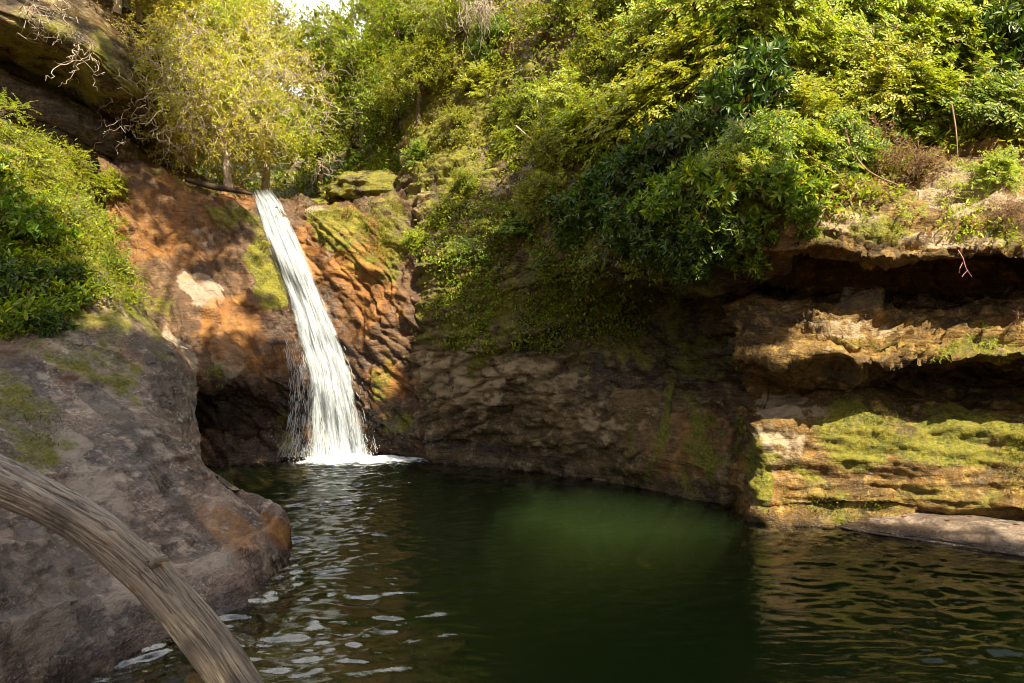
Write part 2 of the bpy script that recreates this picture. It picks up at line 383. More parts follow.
head_paint = [
 ("orange", 150, 220, 60, 60, 40, .75), ("orange", 195, 245, 45, 60, 40, .6), ("orange", 235, 330, 45, 50, 60, .85), ("orange", 275, 360, 26, 20, 0, .95),
 ("orange", 260, 270, 25, 60, 60, .5), ("orange", 340, 255, 55, 60, 60, 1.0), ("orange", 390, 380, 34, 32, 0, .9), ("orange", 360, 300, 50, 60, 0, .8), ("moss", 370, 260, 40, 30, 20, .6), ("orange", 205, 190, 70, 16, 15, .7),
 ("moss", 265, 265, 22, 58, -18, 1.0), ("moss", 235, 215, 34, 18, 25, .6), ("moss", 190, 180, 60, 12, 15, .6), ("moss", 345, 230, 46, 26, 20, .9), ("moss", 330, 217, 26, 14, 0, .9), ("moss", 390, 220, 30, 40, 0, .8),
 ("moss", 385, 370, 16, 30, 20, .7), ("moss", 285, 435, 14, 34, 0, .6), ("moss", 395, 420, 20, 16, -30, .7), ("moss", 160, 300, 26, 50, -30, .6),
 ("pale", 198, 287, 30, 20, 25, 1.0), ("pale", 226, 355, 18, 26, -25, .95), ("pale", 182, 355, 16, 44, -35, .6), ("pale", 320, 260, 20, 10, -30, .9), ("pale", 318, 212, 18, 7, 10, .9), ("pale", 205, 240, 10, 20, -30, .5),
 ("wet", 290, 350, 34, 110, -18, .95), ("wet", 345, 320, 16, 110, -20, .95), ("wet", 250, 430, 70, 50, 0, .9), ("wet", 270, 310, 16, 60, -20, .8), ("wet", 385, 430, 30, 40, 0, .7), ("wet", 350, 330, 20, 60, -20, .7),
]
headwall, = rock("waterfall_cliff", B, 0.028, dispB, M_HEAD, head_paint, flip=True)
tag(headwall, "rust-stained sloping cliff of layered rock that the waterfall slides down", "cliff", kind="structure")

# shaded wall right of the fall and the mossy bank above it
Cg = [
 [W(-1.9, 9.3, -2.9), p(375, 457, 9.9), p(378, 425, 9.9), p(380, 385, 9.9), p(382, 345, 9.9), p(384, 300, 10), p(386, 260, 10.3), p(390, 215, 10.8), p(400, 150, 11.8), p(410, 60, 13.5), p(415, -40, 15)],
 [W(-1.2, 9.5, -2.9), p(440, 461, 9.15), p(440, 425, 9.0), p(438, 385, 8.85), p(436, 345, 8.85), p(432, 300, 8.9), p(430, 260, 9.1), p(428, 215, 9.7), p(432, 165, 10.4), p(445, 90, 11.3), p(450, -40, 13)],
 [W(.1, 9.0, -2.9), p(520, 469, 8.57), p(520, 433, 8.4), p(520, 393, 8.3), p(517, 350, 8.3), p(514, 300, 8.35), p(510, 255, 8.4), p(507, 205, 8.9), p(508, 150, 9.6), p(512, 70, 10.5), p(515, -60, 12)],
 [W(1.1, 8.2, -2.9), p(605, 484, 7.67), p(606, 445, 7.55), p(607, 400, 7.65), p(605, 355, 8.0), p(604, 310, 8.1), p(602, 262, 7.3), p(600, 212, 7.5), p(598, 150, 8.2), p(598, 55, 9.2), p(600, -80, 10.6)],
 [W(1.8, 7.6, -2.9), p(675, 496, 7.07), p(676, 455, 7.0), p(677, 405, 7.3), p(675, 355, 8.1), p(675, 305, 8.3), p(676, 264, 6.6), p(675, 222, 6.4), p(672, 150, 7.2), p(670, 50, 8.2), p(672, -90, 9.6)],
 [W(2.4, 7.2, -2.9), p(738, 506, 6.65), p(738, 460, 6.7), p(735, 410, 7.2), p(732, 355, 8.0), p(732, 300, 8.2), p(738, 258, 6.1), p(740, 215, 5.9), p(740, 150, 6.6), p(742, 50, 7.5), p(745, -100, 8.9)],
 [W(2.5, 7.0, -2.9), p(775, 506, 7.2), p(775, 460, 7.2), p(775, 410, 7.6), p(775, 355, 8.3), p(775, 300, 8.4), p(790, 258, 6.3), p(790, 205, 6.1), p(790, 150, 6.6), p(790, 50, 7.5), p(795, -100, 8.8)],
]
def dispC(P, n):
    q = P @ np.array([[1, .2, .5], [0, 1, .3], [-.2, .1, 1.8]])
    st, no = strata(P, unit(np.array([-.28, .0, 1.0])), 0.21, 8, 0.2)
    z = P[:, 2]
    k = 1 - sstep(2.2, 3.2, z)
    sm = sstep(0.9, 1.5, P[:, 0])            # smoother, water-worn towards the corner
    bl, cr = blocks(P, [-.28, .0, 1.0], 0.24, 0.62, 27, 0.2); bl2, cr2 = blocks(P, [-.2, .1, 1.0], 0.085, 0.26, 37, 0.15)
    d = 0.15 * fbm(P, 0.9, 3, 23) + 0.038 * fbm(q @ np.array([[.9, 0, .35], [0, 1, 0], [-.2, 0, 1.5]]), 2.0, 5, 29, .52) + (0.03 * st - 0.03 * no + .050 * bl - .03 * cr + .012 * bl2 - .008 * cr2) * (1 - 0.7 * sm * k) + 0.02 * ridged(q, 1.1, 3, 51) + .03 * fbm(q, 5.5, 3, 53, .6)
    return n * d[:, None]
mid_paint = [
 ("moss", 450, 300, 70, 80, 0, .75), ("moss", 540, 300, 90, 50, 0, .75), ("moss", 640, 280, 90, 60, 0, .6), ("moss", 470, 150, 80, 100, 0, .6), ("moss", 420, 180, 60, 40, 0, .6),
 ("moss", 655, 440, 12, 60, 12, .6), ("moss", 700, 470, 40, 40, 30, .55), ("moss", 620, 470, 40, 14, 10, .5), ("moss", 690, 400, 70, 10, 50, .6), ("moss", 650, 120, 220, 120, 0, .6), ("moss", 745, 470, 16, 60, 0, .8),
 ("orange", 400, 390, 30, 30, 0, .7), ("orange", 470, 400, 60, 40, 0, .3), ("orange", 680, 440, 60, 50, 0, .7), ("moss", 665, 420, 8, 60, 8, .95), ("moss", 705, 450, 9, 50, -14, .9), ("moss", 630, 440, 7, 40, 5, .7), ("pale", 600, 420, 26, 40, 0, .5), ("orange", 440, 360, 30, 40, 0, .35),
 ("pale", 450, 375, 70, 34, 20, .6), ("pale", 545, 375, 60, 20, 10, .55), ("pale", 425, 235, 24, 20, -30, .5), ("pale", 640, 420, 26, 40, 0, .3),
 ("wet", 460, 110, 70, 130, 0, .8), ("moss", 450, 100, 80, 120, 0, .95), ("wet", 720, 262, 60, 26, 0, .9), ("wet", 660, 320, 140, 95, 0, 1.0), ("moss", 600, 345, 60, 40, 0, .6), ("wet", 560, 330, 60, 40, 0, .7), ("moss", 690, 330, 80, 60, 0, .55),  # dark film over the hollow paints in the shade under its lip
 ("wet", 500, 450, 120, 12, 8, .7), ("wet", 640, 478, 120, 12, 10, .6),
]
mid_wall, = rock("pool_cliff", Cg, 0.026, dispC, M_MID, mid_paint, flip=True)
tag(mid_wall, "shaded brown cliff right of the waterfall with a dark hollow under its mossy bank", "cliff", kind="structure")

# right-hand cliff: sunlit block, middle ledge, top slab with the bank above
def colD(px, dY, wl, sh):
    s = sh
    return [W((px - CX) / F * (wl), wl - 0.25, -2.9), W((px - CX) / F * wl, wl, -0.02),
            p(px, 500 + s, wl - .02), p(px, 450 + s, 5.98 + dY), p(px, 412 + s * .7, 6.12 + dY), p(px, 396 + s * .5, 6.75 + dY),
            p(px, 384 + s * .4, 6.75 + dY), p(px, 356 + s * .3, 5.75 + dY), p(px, 343 + s * .3, 5.72 + dY), p(px, 322, 5.86 + dY), p(px, 300, 6.15 + dY), p(px, 288, 7.1 + dY),
            p(px, 268, 6.9 + dY), p(px, 252, 5.72 + dY), p(px, 238, 5.68 + dY), p(px, 215, 5.85 + dY), p(px, 175, 6.3 + dY), p(px, 110, 6.95 + dY), p(px, 30, 7.8 + dY), p(px, -100, 9.2 + dY)]
def back(c, dx, dy):
    return [q + np.array([dx, dy, 0]) for q in c]
D1 = colD(754, .12, 6.12, 0); D2 = colD(795, .08, 6.0, 0); D3 = colD(860, 0, 5.92, 0); D4 = colD(935, -.12, 5.85, 3); D5 = colD(1024, -.3, 5.6, 8); D6 = colD(1130, -.55, 5.2, 16); D7 = colD(1300, -1.1, 4.5, 20)
D8 = [q + np.array([1.0, -2.2, 0]) for q in D7]; D9 = [q + np.array([2.2, -5.0, 0]) for q in D7]
D0 = back(D1, 0.12, 0.9); Dm = back(D1, 0.4, 1.8)
for k in range(7, 11): D1[k] = D1[k] + np.array([-.03, .45, -.02]); D2[k] = D2[k] + np.array([0, .12, 0])
for c_ in (D4, D5, D6):
    for k in range(6, 11): c_[k] = c_[k] + np.array([0, .16, 0])
for k in range(12, 16): D1[k] = D1[k] + np.array([0, .3, .05])
Dg = [list(r) for r in zip(Dm, D0, D1, D2, D3, D4, D5, D6, D7, D8, D9)]
def dispD(P, n):
    q = P @ np.array([[.8, .2, .1], [0, 1, .1], [0, 0, 2.6]])
    st, no = strata(P, unit(np.array([-.06, .04, 1.0])), 0.115, 3, 0.12)
    st2, no2 = strata(P, unit(np.array([-.10, .0, 1.0])), 0.045, 12, 0.08)
    up = sstep(1.0, 1.5, P[:, 2])
    bl, cr = blocks(P, [-.08, .0, 1.0], 0.2, 1.3, 47, 0.14); bl2, cr2 = blocks(P, [-.05, .05, 1.0], 0.075, 0.6, 57, 0.12)
    d = 0.16 * fbm(P, 0.9, 3, 63) + 0.045 * fbm(q, 3.0, 5, 69, .55) + (.07 * bl - .05 * cr + .024 * bl2 - .02 * cr2) * (.22 + .78 * up) + (0.02 * st - 0.03 * no) * (0.12 + 0.88 * up) + (0.012 * st2 - .012 * no2) * (0.1 + .9 * up) + 0.05 * ridged(q, 1.2, 3, 71)
    zl = sstep(1.25, 1.4, P[:, 2]) * (1 - sstep(2.1, 2.3, P[:, 2])); bl3, cr3 = blocks(P, [-.10, .05, 1.0], 0.13, 1.7, 67, 0.16)
    d = d + zl * (.045 * bl3 - .02 * cr3)
    dz = 0.085 * fbm(P * np.array([1, .6, .35]), 1.25, 3, 173) * sstep(.5, 1.1, P[:, 2]) * (1 - sstep(2.9, 3.6, P[:, 2]))
    return n * d[:, None] + np.stack([0 * dz, 0 * dz, dz], 1)
right_paint = [
 ("moss", 860, 440, 60, 44, -10, .95), ("moss", 950, 440, 120, 40, 5, .95), ("orange", 900, 470, 120, 40, 0, .35), ("moss", 830, 500, 50, 26, 20, .7), ("moss", 950, 500, 110, 24, 0, .6), ("moss", 985, 350, 60, 14, 0, .75), ("moss", 850, 300, 50, 8, 0, .5), ("wet", 880, 300, 160, 14, 3, .7), ("wet", 900, 375, 160, 18, 3, .9), ("wet", 790, 320, 50, 16, 10, .6), ("moss", 900, 345, 90, 10, 3, .6),  # dark strips in the undercut slots: wet rock plus painted shade
 ("moss", 880, 230, 40, 14, 0, .8), ("moss", 820, 238, 30, 8, 0, .6), ("moss", 1000, 230, 30, 20, 0, .6), ("moss", 760, 480, 14, 50, -10, .9), ("moss", 800, 470, 50, 8, 25, .8), ("moss", 820, 120, 260, 90, 0, .6),
 ("orange", 778, 490, 26, 34, 0, .7), ("orange", 800, 420, 40, 22, 0, .25), ("orange", 835, 485, 14, 16, 0, .5),
 ("pale", 785, 445, 34, 34, 0, .5), ("pale", 790, 405, 40, 14, 0, .6), ("pale", 830, 415, 60, 12, 0, .5), ("pale", 970, 190, 60, 34, 0, .75), ("pale", 830, 222, 60, 14, 0, .8), ("pale", 960, 240, 70, 10, 0, .8), ("pale", 850, 330, 90, 14, 0, .45),
]
right_parts = rock("right_cliff", Dg, 0.024, dispD, M_RIGHT, right_paint, slices=[("sunlit_rock", 0, 5), ("rock_ledge", 5, 11), ("rock_slab", 11, 19)], flip=True)
tag(right_parts[0], "sunlit mossy block of tan rock standing in the pool at the right", "rock face", kind="structure")
tag(right_parts[1], "middle rock ledge with thin layers between the sunlit block and the top slab", "rock ledge", kind="structure")
tag(right_parts[2], "jutting top slab of pale rock and the bank of shrubs above it", "rock slab", kind="structure")

# dark overhang at the upper left
Fg0 = [
 [p(-160, 60, 8.2), p(-160, 40, 8.6), p(-160, 0, 7.6), p(-160, -60, 7.9), p(-160, -140, 9.5)],
 [p(-60, 80, 8.8), p(-60, 60, 9.3), p(-60, 10, 8.2), p(-60, -35, 8.4), p(-60, -100, 10)],
 [p(0, 95, 9.2), p(0, 72, 9.7), p(0, 22, 8.5), p(0, -12, 8.7), p(0, -60, 10.3)],
 [p(58, 118, 9.5), p(58, 95, 10.0), p(62, 42, 8.8), p(65, 8, 9.0), p(70, -40, 10.6)],
 [p(108, 145, 10.0), p(108, 125, 10.3), p(114, 78, 9.2), p(116, 48, 9.4), p(122, 0, 11)],
 [p(145, 166, 10.6), p(146, 145, 10.8), p(153, 118, 9.9), p(156, 88, 10.1), p(160, 40, 11.6)],
 [p(180, 180, 12), p(178, 160, 12), p(172, 138, 11.4), p(174, 110, 11.6), p(180, 60, 13)],
 [p(200, 185, 14), p(200, 165, 14), p(195, 150, 13.5), p(196, 130, 13.5), p(200, 80, 15)],
]
Fg = [[r_[0] + np.array([-.6, 1.8, -2.2])] + r_ for r_ in Fg0]
def dispF(P, n):
    st, no = strata(P, unit(np.array([.35, .1, 1.0])), 0.22, 15, 0.15)
    d = 0.12 * fbm(P, 1.0, 4, 83) + 0.07 * st - 0.06 * no
    return n * d[:, None]
over, = rock("overhang_rock", Fg, 0.035, dispF, M_MID, [("wet", 80, 80, 130, 90, 0, .95), ("moss", 60, 60, 110, 50, 20, .75), ("orange", 140, 85, 20, 40, 30, .5)], flip=True)  # dark film deepens the overhang's shade by colour
tag(over, "dark rock overhang at the upper left below the vine-covered tree", "rock overhang", kind="structure")

# ravine behind the fall
Rg = [
 [p(40, 230, 12), p(40, 200, 13), p(30, 120, 14.5), p(20, 0, 17), p(10, -130, 20)],
 [p(130, 215, 11.8), p(130, 192, 13), p(120, 130, 15), p(110, 30, 18), p(100, -90, 21)],
 [p(210, 212, 11.6), p(210, 194, 13.5), p(200, 160, 16), p(190, 90, 19), p(180, 0, 23)],
 [p(265, 212, 11.5), p(268, 198, 14), p(275, 180, 17), p(285, 150, 21), p(295, 95, 26)],
 [p(315, 212, 11.5), p(318, 196, 13.2), p(325, 165, 15.5), p(335, 120, 19), p(345, 60, 24)],
 [p(370, 215, 11.5), p(372, 188, 12.4), p(378, 140, 14), p(390, 70, 17), p(400, -20, 21)],
 [p(430, 215, 11.6), p(430, 175, 12.2), p(440, 110, 13.5), p(450, 20, 16), p(470, -90, 19)],
 [p(500, 210, 12), p(510, 150, 12.8), p(520, 70, 14), p(530, -20, 16), p(550, -140, 19)],
]
def dispR(P, n):
    return n * (0.25 * fbm(P, 0.5, 4, 91))[:, None]
rav, = rock("ravine_slope", Rg, 0.09, dispR, M_MID, [("moss", 300, 100, 300, 200, 0, .8)], flip=True)
tag(rav, "shady earth slope of the ravine behind the top of the waterfall", "slope", kind="structure")

# pool bed and the ground behind the tripod: one sheet
nx, ny = 240, 300
gx = np.linspace(-1, 1, nx); gx = np.sign(gx) * (np.abs(gx) * 7 + np.abs(gx) ** 5 * 33)
gy = np.linspace(0, 1, ny); gy = -40 + 40 * (1 - (1 - np.minimum(gy / .35, 1)) ** 3) + np.maximum(gy - .35, 0) / .65 * 13
X, Yy = np.meshgrid(gx, gy)
P = np.stack([X.ravel(), Yy.ravel(), np.zeros(X.size)], 1)
dep = 0.28 + 2.3 * sstep(3.6, 7.5, P[:, 1] + 0.55 * P[:, 0]) + .15 * sstep(-1.2, 0.5, P[:, 0])
dep = dep * sstep(0.3, 2.6, P[:, 1]) - 0.35 * (1 - sstep(-1.5, 1.6, P[:, 1])) - 3.0 * sstep(9, 40, np.abs(P[:, 0]) + np.maximum(-P[:, 1], 0) * .3)
P[:, 2] = -dep + 0.05 * fbm(P, 1.6, 3, 5) + 0.03 * fbm(P, 5, 2, 6)
M_BED = rock_mat("bed", (0.07, 0.045, 0.014), (0.22, 0.13, 0.035), (0.38, 0.25, 0.08), (0, 0, 0), 1, 0.3, 0.0)
bed = link("pool_bed", mesh("pool_bed", P, grid_faces(ny, nx), {k: np.zeros(len(P)) for k in ("moss", "orange", "pale", "wet")}), M_BED)
tag(bed, "brown stony bed of the pool and the shore around it", "ground", kind="structure")

# ------------------------------------------------------------------ water
FALL = np.array([-2.45, 9.25])
nx, ny = 560, 560
gx = np.linspace(-6.5, 8.5, nx); gy = 0.3 + (np.linspace(0, 1, ny) ** 1.25) * 10.7
X, Yy = np.meshgrid(gx, gy)
P = np.stack([X.ravel(), Yy.ravel(), np.zeros(X.size)], 1)
dx, dy = P[:, 0] - FALL[0], P[:, 1] - FALL[1]
rad = np.hypot(dx, dy)
left = 1 - sstep(-1.1, 0.15, P[:, 0] + 0.25 * noise(P * .8, 108)); right = sstep(1.3, 2.4, P[:, 0])
w1, w2 = fbm(P, 0.9, 2, 111), fbm(P, 2.4, 2, 113)
def crest(sx, sy, rot, seed, warp):
    ca, sa = math.cos(rot), math.sin(rot)
    q = np.stack([(P[:, 0] * ca + P[:, 1] * sa) * sx + warp * w1, (-P[:, 0] * sa + P[:, 1] * ca) * sy + warp * w2, 0 * P[:, 0] + seed], 1)
    return noise(q, seed) + .45 * (1 - 2 * np.abs(noise(q * 1.3 + 5, seed + 1)))
h = 0.0038 * crest(2.2, 6.5, .16, 121, 1.2) * (.12 + left) + 0.0082 * crest(4.2, 12, .34, 131, 1.5) * (.14 + 1.3 * left + .75 * right) + 0.0056 * crest(8, 22, -.1, 141, 1.6) * (.22 + left + 1.5 * right)
h = h + 0.005 * np.sin(rad * 2 * math.pi / 0.19 + 5 * w1 + 2 * w2) * np.exp(-rad / 2.6)
h = h + 0.016 * np.exp(-(rad / 0.9) ** 2) * fbm(P, 9.0, 2, 141)
P[:, 2] = h
top = grid_faces(ny, nx)
# close the body of water with sides and a floor
rim = np.concatenate([np.arange(nx), np.arange(1, ny) * nx + nx - 1, (ny - 1) * nx + np.arange(nx - 2, -1, -1), np.arange(ny - 2, 0, -1) * nx])
low = P[rim].copy(); low[:, 2] = -3.4
V = np.concatenate([P, low]); o0 = len(P); m = len(rim)
j = np.arange(m); j2 = (j + 1) % m
side = np.stack([rim[j], o0 + j, o0 + j2, rim[j2]], 1)
fl = []
c = len(V); V = np.concatenate([V, [[1, 5.5, -3.4]]])
for k in range(0, m, 2): fl.append([c, o0 + (k + 2) % m, o0 + (k + 1) % m, o0 + k])
N = NT("pool_water")
co = N.n("ShaderNodeTexCoord").outputs["Object"]
bp = N.n("ShaderNodeBump", Strength=0.18, Distance=0.012); N.set(bp.inputs["Height"], N.noise(N.mapping(co, (1, 1.8, 1)), 14, 4, 0.55, 0.4))
gl = N.n("ShaderNodeBsdfGlossy", Roughness=0.015); N.set(gl.inputs["Normal"], bp.outputs[0])
tr = N.n("ShaderNodeBsdfTransparent", Color=(0.93, 0.95, 0.90))
fr = N.n("ShaderNodeFresnel", IOR=1.45); N.set(fr.inputs["Normal"], bp.outputs[0])
mx = N.n("ShaderNodeMixShader"); N.set(mx.inputs[0], fr.outputs[0]); N.set(mx.inputs[1], tr.outputs[0]); N.set(mx.inputs[2], gl.outputs[0])
N.t.links.new(mx.outputs[0], N.out.inputs["Surface"])
va = N.n("ShaderNodeVolumeAbsorption", Density=1.2, Color=(0.44, 0.46, 0.06))
vs = N.n("ShaderNodeVolumeScatter", Density=0.115, Color=(0.42, 0.74, 0.34), Anisotropy=0.0)
ad = N.n("ShaderNodeAddShader"); N.set(ad.inputs[0], va.outputs[0]); N.set(ad.inputs[1], vs.outputs[0])
N.t.links.new(ad.outputs[0], N.out.inputs["Volume"])
M_WATER = N.m
pool = link("pool_water", mesh("pool_water", V, np.concatenate([top, side, np.array(fl)])), M_WATER)
tag(pool, "dark green rippled water of the rock pool", "water", kind="structure")

# ------------------------------------------------------------------ waterfall
edge = np.array([  # py, left, right of the stream
 [188, 246, 270], [197, 249, 281], [206, 252, 286], [215, 255, 289], [232, 261, 297], [250, 267, 306], [280, 278, 319], [310, 288, 332], [345, 297, 344], [375, 304, 355], [410, 305, 365], [440, 302, 372], [462, 297, 379]], float)
nv, nu = 230, 90
py = np.linspace(edge[0, 0], edge[-1, 0], nv)
lx = np.interp(py, edge[:, 0], edge[:, 1]); rx = np.interp(py, edge[:, 0], edge[:, 2])
ks = np.ones(15) / 15
def smooth(v): return np.convolve(np.pad(v, 7, mode='edge'), ks, 'valid')
lx, rx = smooth(lx), smooth(rx)
U = np.linspace(0, 1, nu)
Ymid = np.zeros((nv, 5))
for i in range(nv):
    for k, u in enumerate((.1, .3, .5, .7, .9)):
        hit = cast(lx[i] + (rx[i] - lx[i]) * u, min(py[i], 456), ("waterfall_cliff",))
        Ymid[i, k] = hit[0].y if hit else np.nan
for k in range(5):
    col = Ymid[:, k]; ok = ~np.isnan(col); col[:] = np.interp(np.arange(nv), np.arange(nv)[ok], col[ok])
    # the stream jumps clear of hollows: never runs further in than the highest rock before it
    run = np.minimum.accumulate(np.where(np.arange(nv) > 20, col, 99)); col[:] = np.where(np.arange(nv) > 20, np.minimum(col, run + .12), col)
    for _ in range(3): col[:] = smooth(col)
def sheet(off, seed, u0, u1, wob):
    uu = u0 + (u1 - u0) * U
    G = np.zeros((nv, nu, 3))
    for i in range(nv):
        Yl = np.interp(uu, (.1, .3, .5, .7, .9), Ymid[i]) - off - 0.05 * np.sin(math.pi * np.clip(uu, 0, 1))
        x = lx[i] + (rx[i] - lx[i]) * uu
        G[i, :, 0] = (x - CX) / F * Yl; G[i, :, 1] = Yl; G[i, :, 2] = CAM_Z + (CY - py[i]) / F * Yl
    Q = G.reshape(-1, 3)
    q = np.stack([np.tile(uu * 9, nv), np.repeat(np.linspace(0, 2.2, nv), nu), np.full(nv * nu, seed * 3.1)], 1)
    d = wob * (0.6 * fbm(q, 1.0, 2, seed) + 0.55 * fbm(q * np.array([2.4, 4.0, 1]), 1.0, 2, seed + 5))
    Q = Q + np.stack([0 * d, -d, 0.35 * d], 1)
    Q[:, 2] = np.maximum(Q[:, 2], -0.03)
    uv = np.stack([np.tile(uu, nv), np.repeat(np.linspace(0, 1, nv), nu)], 1)
    return Q, grid_faces(nv, nu), uv
def fall_mat(name, cover, fade0, fine):
    N = NT(name)
    uv = N.n("ShaderNodeTexCoord").outputs["UV"]
    sp = N.n("ShaderNodeSeparateXYZ"); N.set(sp.inputs[0], uv)
    n1 = N.noise(N.mapping(uv, (8, 4.2, 1)), 1.0, 8, 0.66, 0.5)
    n2 = N.noise(N.mapping(uv, (fine, 20, 1)), 1.0, 8, 0.75, 0.5)
    ed = N.math('MULTIPLY', N.step(sp.outputs[0], 0.0, 0.24), N.math('SUBTRACT', 1.0, N.step(sp.outputs[0], 0.78, 1.0)))
    low = N.step(sp.outputs[1], 0.55, 1.0)
    a = N.math('ADD', N.math('MULTIPLY', n1, 0.95), N.math('MULTIPLY', n2, 0.55))
    a = N.math('SUBTRACT', a, N.math('MULTIPLY', low, fade0))
    a = N.math('ADD', a, N.math('MULTIPLY', N.math('SUBTRACT', ed, 1.0), 0.42))
    al = N.math('MULTIPLY', N.step(a, cover - 0.2, cover + 0.26), N.step(sp.outputs[1], 0.0, 0.05))
    df = N.n("ShaderNodeBsdfDiffuse"); N.set(df.inputs[0], N.mix(N.step(n2, .34, .62), (0.32, 0.36, 0.43), (0.76, 0.82, 0.90))); tl = N.n("ShaderNodeBsdfTranslucent", Color=(0.5, 0.55, 0.62))
    gs = N.n("ShaderNodeBsdfGlossy", Roughness=0.25)
    bp = N.n("ShaderNodeBump", Strength=0.8, Distance=0.03); N.set(bp.inputs["Height"], N.math('ADD', n1, n2)); N.set(df.inputs["Normal"], bp.outputs[0]); N.set(gs.inputs["Normal"], bp.outputs[0])
    m1 = N.n("ShaderNodeMixShader"); m1.inputs[0].default_value = 0.3; N.set(m1.inputs[1], df.outputs[0]); N.set(m1.inputs[2], tl.outputs[0])
    m2 = N.n("ShaderNodeMixShader"); m2.inputs[0].default_value = 0.06; N.set(m2.inputs[1], m1.outputs[0]); N.set(m2.inputs[2], gs.outputs[0])
    m3 = N.n("ShaderNodeMixShader"); N.set(m3.inputs[0], al); N.set(m3.inputs[1], N.n("ShaderNodeBsdfTransparent").outputs[0]); N.set(m3.inputs[2], m2.outputs[0])
    N.t.links.new(m3.outputs[0], N.out.inputs[0])
    return N.m
fall = empty("waterfall", (FALL[0], FALL[1], 0))
tag(fall, "white waterfall sliding down the rust-stained cliff into the pool", "waterfall")
def part(name, me, mat, parent, smooth=True):
    o = link(name, me, mat, parent, smooth)
    o.matrix_parent_inverse = parent.matrix_world.inverted() if False else o.matrix_parent_inverse
    # parts are modelled in world space; shift to the parent's base
    L = parent.location
    co = np.empty(len(me.vertices) * 3, np.float32); me.vertices.foreach_get("co", co)
    me.vertices.foreach_set("co", (co.reshape(-1, 3) - np.array(L, np.float32)).ravel()); me.update()
    return o
MF1 = fall_mat("fall_white", 0.575, 0.05, 46); MF2 = fall_mat("fall_veil", 0.72, 0.03, 70)
q, f, uv = sheet(0.05, 3, -.08, 1.08, 0.03); part("water_sheet", mesh("water_sheet", q, f, None, uv), MF1, fall)
q, f, uv = sheet(0.12, 8, -0.16, 1.15, 0.05); part("water_veil", mesh("water_veil", q, f, None, uv), MF2, fall)
# loose strands at the foot, left of the main stream
M_DROP = NT("spray"); dd = M_DROP.n("ShaderNodeBsdfDiffuse", Color=(0.7, 0.74, 0.78)); tt = M_DROP.n("ShaderNodeBsdfTransparent"); mm = M_DROP.n("ShaderNodeMixShader"); mm.inputs[0].default_value = 0.45
M_DROP.set(mm.inputs[1], tt.outputs[0]); M_DROP.set(mm.inputs[2], dd.outputs[0]); M_DROP.t.links.new(mm.outputs[0], M_DROP.out.inputs[0]); M_DROP = M_DROP.m
def tubes(paths, rads, sides=4):
    """paths (B,n,3), rads (B,n) -> V, F"""
    Bn, n = paths.shape[:2]
    T = unit(np.gradient(paths, axis=1))
    ref = np.where(np.abs(T[..., 2:3]) > 0.9, np.array([1., 0, 0]), np.array([0, 0, 1.]))
    a = unit(np.cross(T, ref)); b = np.cross(T, a)
    th = np.arange(sides) * 2 * math.pi / sides
    R = paths[:, :, None] + rads[:, :, None, None] * (a[:, :, None] * np.cos(th)[None, None, :, None] + b[:, :, None] * np.sin(th)[None, None, :, None])
    V = R.reshape(-1, 3)
    base = (np.arange(Bn) * n * sides)[:, None, None] + (np.arange(n - 1) * sides)[None, :, None]
    k = np.arange(sides); k2 = (k + 1) % sides
    F_ = np.stack([base + k, base + k2, base + sides + k2, base + sides + k], -1).reshape(-1, 4)
    return V, F_
S = 620
t = np.linspace(0, 1, 7)
x0 = rng.uniform(-.25, 1.03, S); x0 = np.where(rng.random(S) < .6, rng.uniform(-.28, .25, S), x0)
p0 = 457 - 120 * rng.random(S) ** 1.6; ln = rng.uniform(4, 17, S)
pts = np.zeros((S, 7, 3))
for i in range(S):
    yy = np.minimum(p0[i] + ln[i] * t, 457)
    L_ = np.interp(yy, edge[:, 0], edge[:, 1]); R_ = np.interp(yy, edge[:, 0], edge[:, 2])
    Yd = 9.12 + rng.uniform(-.12, .12)
    xx = L_ + (R_ - L_) * x0[i] + rng.normal(0, .4, 7) + (-.04 * (yy - p0[i]) if x0[i] < .2 else 0)
    pts[i] = np.stack([(xx - CX) / F * Yd, np.full(7, Yd), CAM_Z + (CY - yy) / F * Yd], 1)
rad_ = rng.uniform(.0015, .0042, S)[:, None] * np.sin(np.linspace(.15, 3.0, 7))[None]
V, f = tubes(pts, rad_, 4); o = part("spray_strands", mesh("spray_strands", V, f), M_DROP, fall); o["kind"] = "stuff"
# flying drops round the foot
nd = 900; dc = np.stack([rng.normal(-2.42, .34, nd), rng.normal(9.05, .16, nd), np.abs(rng.normal(0, .16, nd)) + .02], 1); dr = rng.uniform(.0025, .0065, nd)
oc = np.array([[1, 0, 0], [-1, 0, 0], [0, 1, 0], [0, -1, 0], [0, 0, 1.5], [0, 0, -1.5]]); tri = np.array([[0, 2, 4], [2, 1, 4], [1, 3, 4], [3, 0, 4], [2, 0, 5], [1, 2, 5], [3, 1, 5], [0, 3, 5]])
o = part("spray_drops", mesh("spray_drops", (dc[:, None] + oc[None] * dr[:, None, None]).reshape(-1, 3), (tri[None] + 6 * np.arange(nd)[:, None, None]).reshape(-1, 3)), M_DROP, fall); o["kind"] = "stuff"
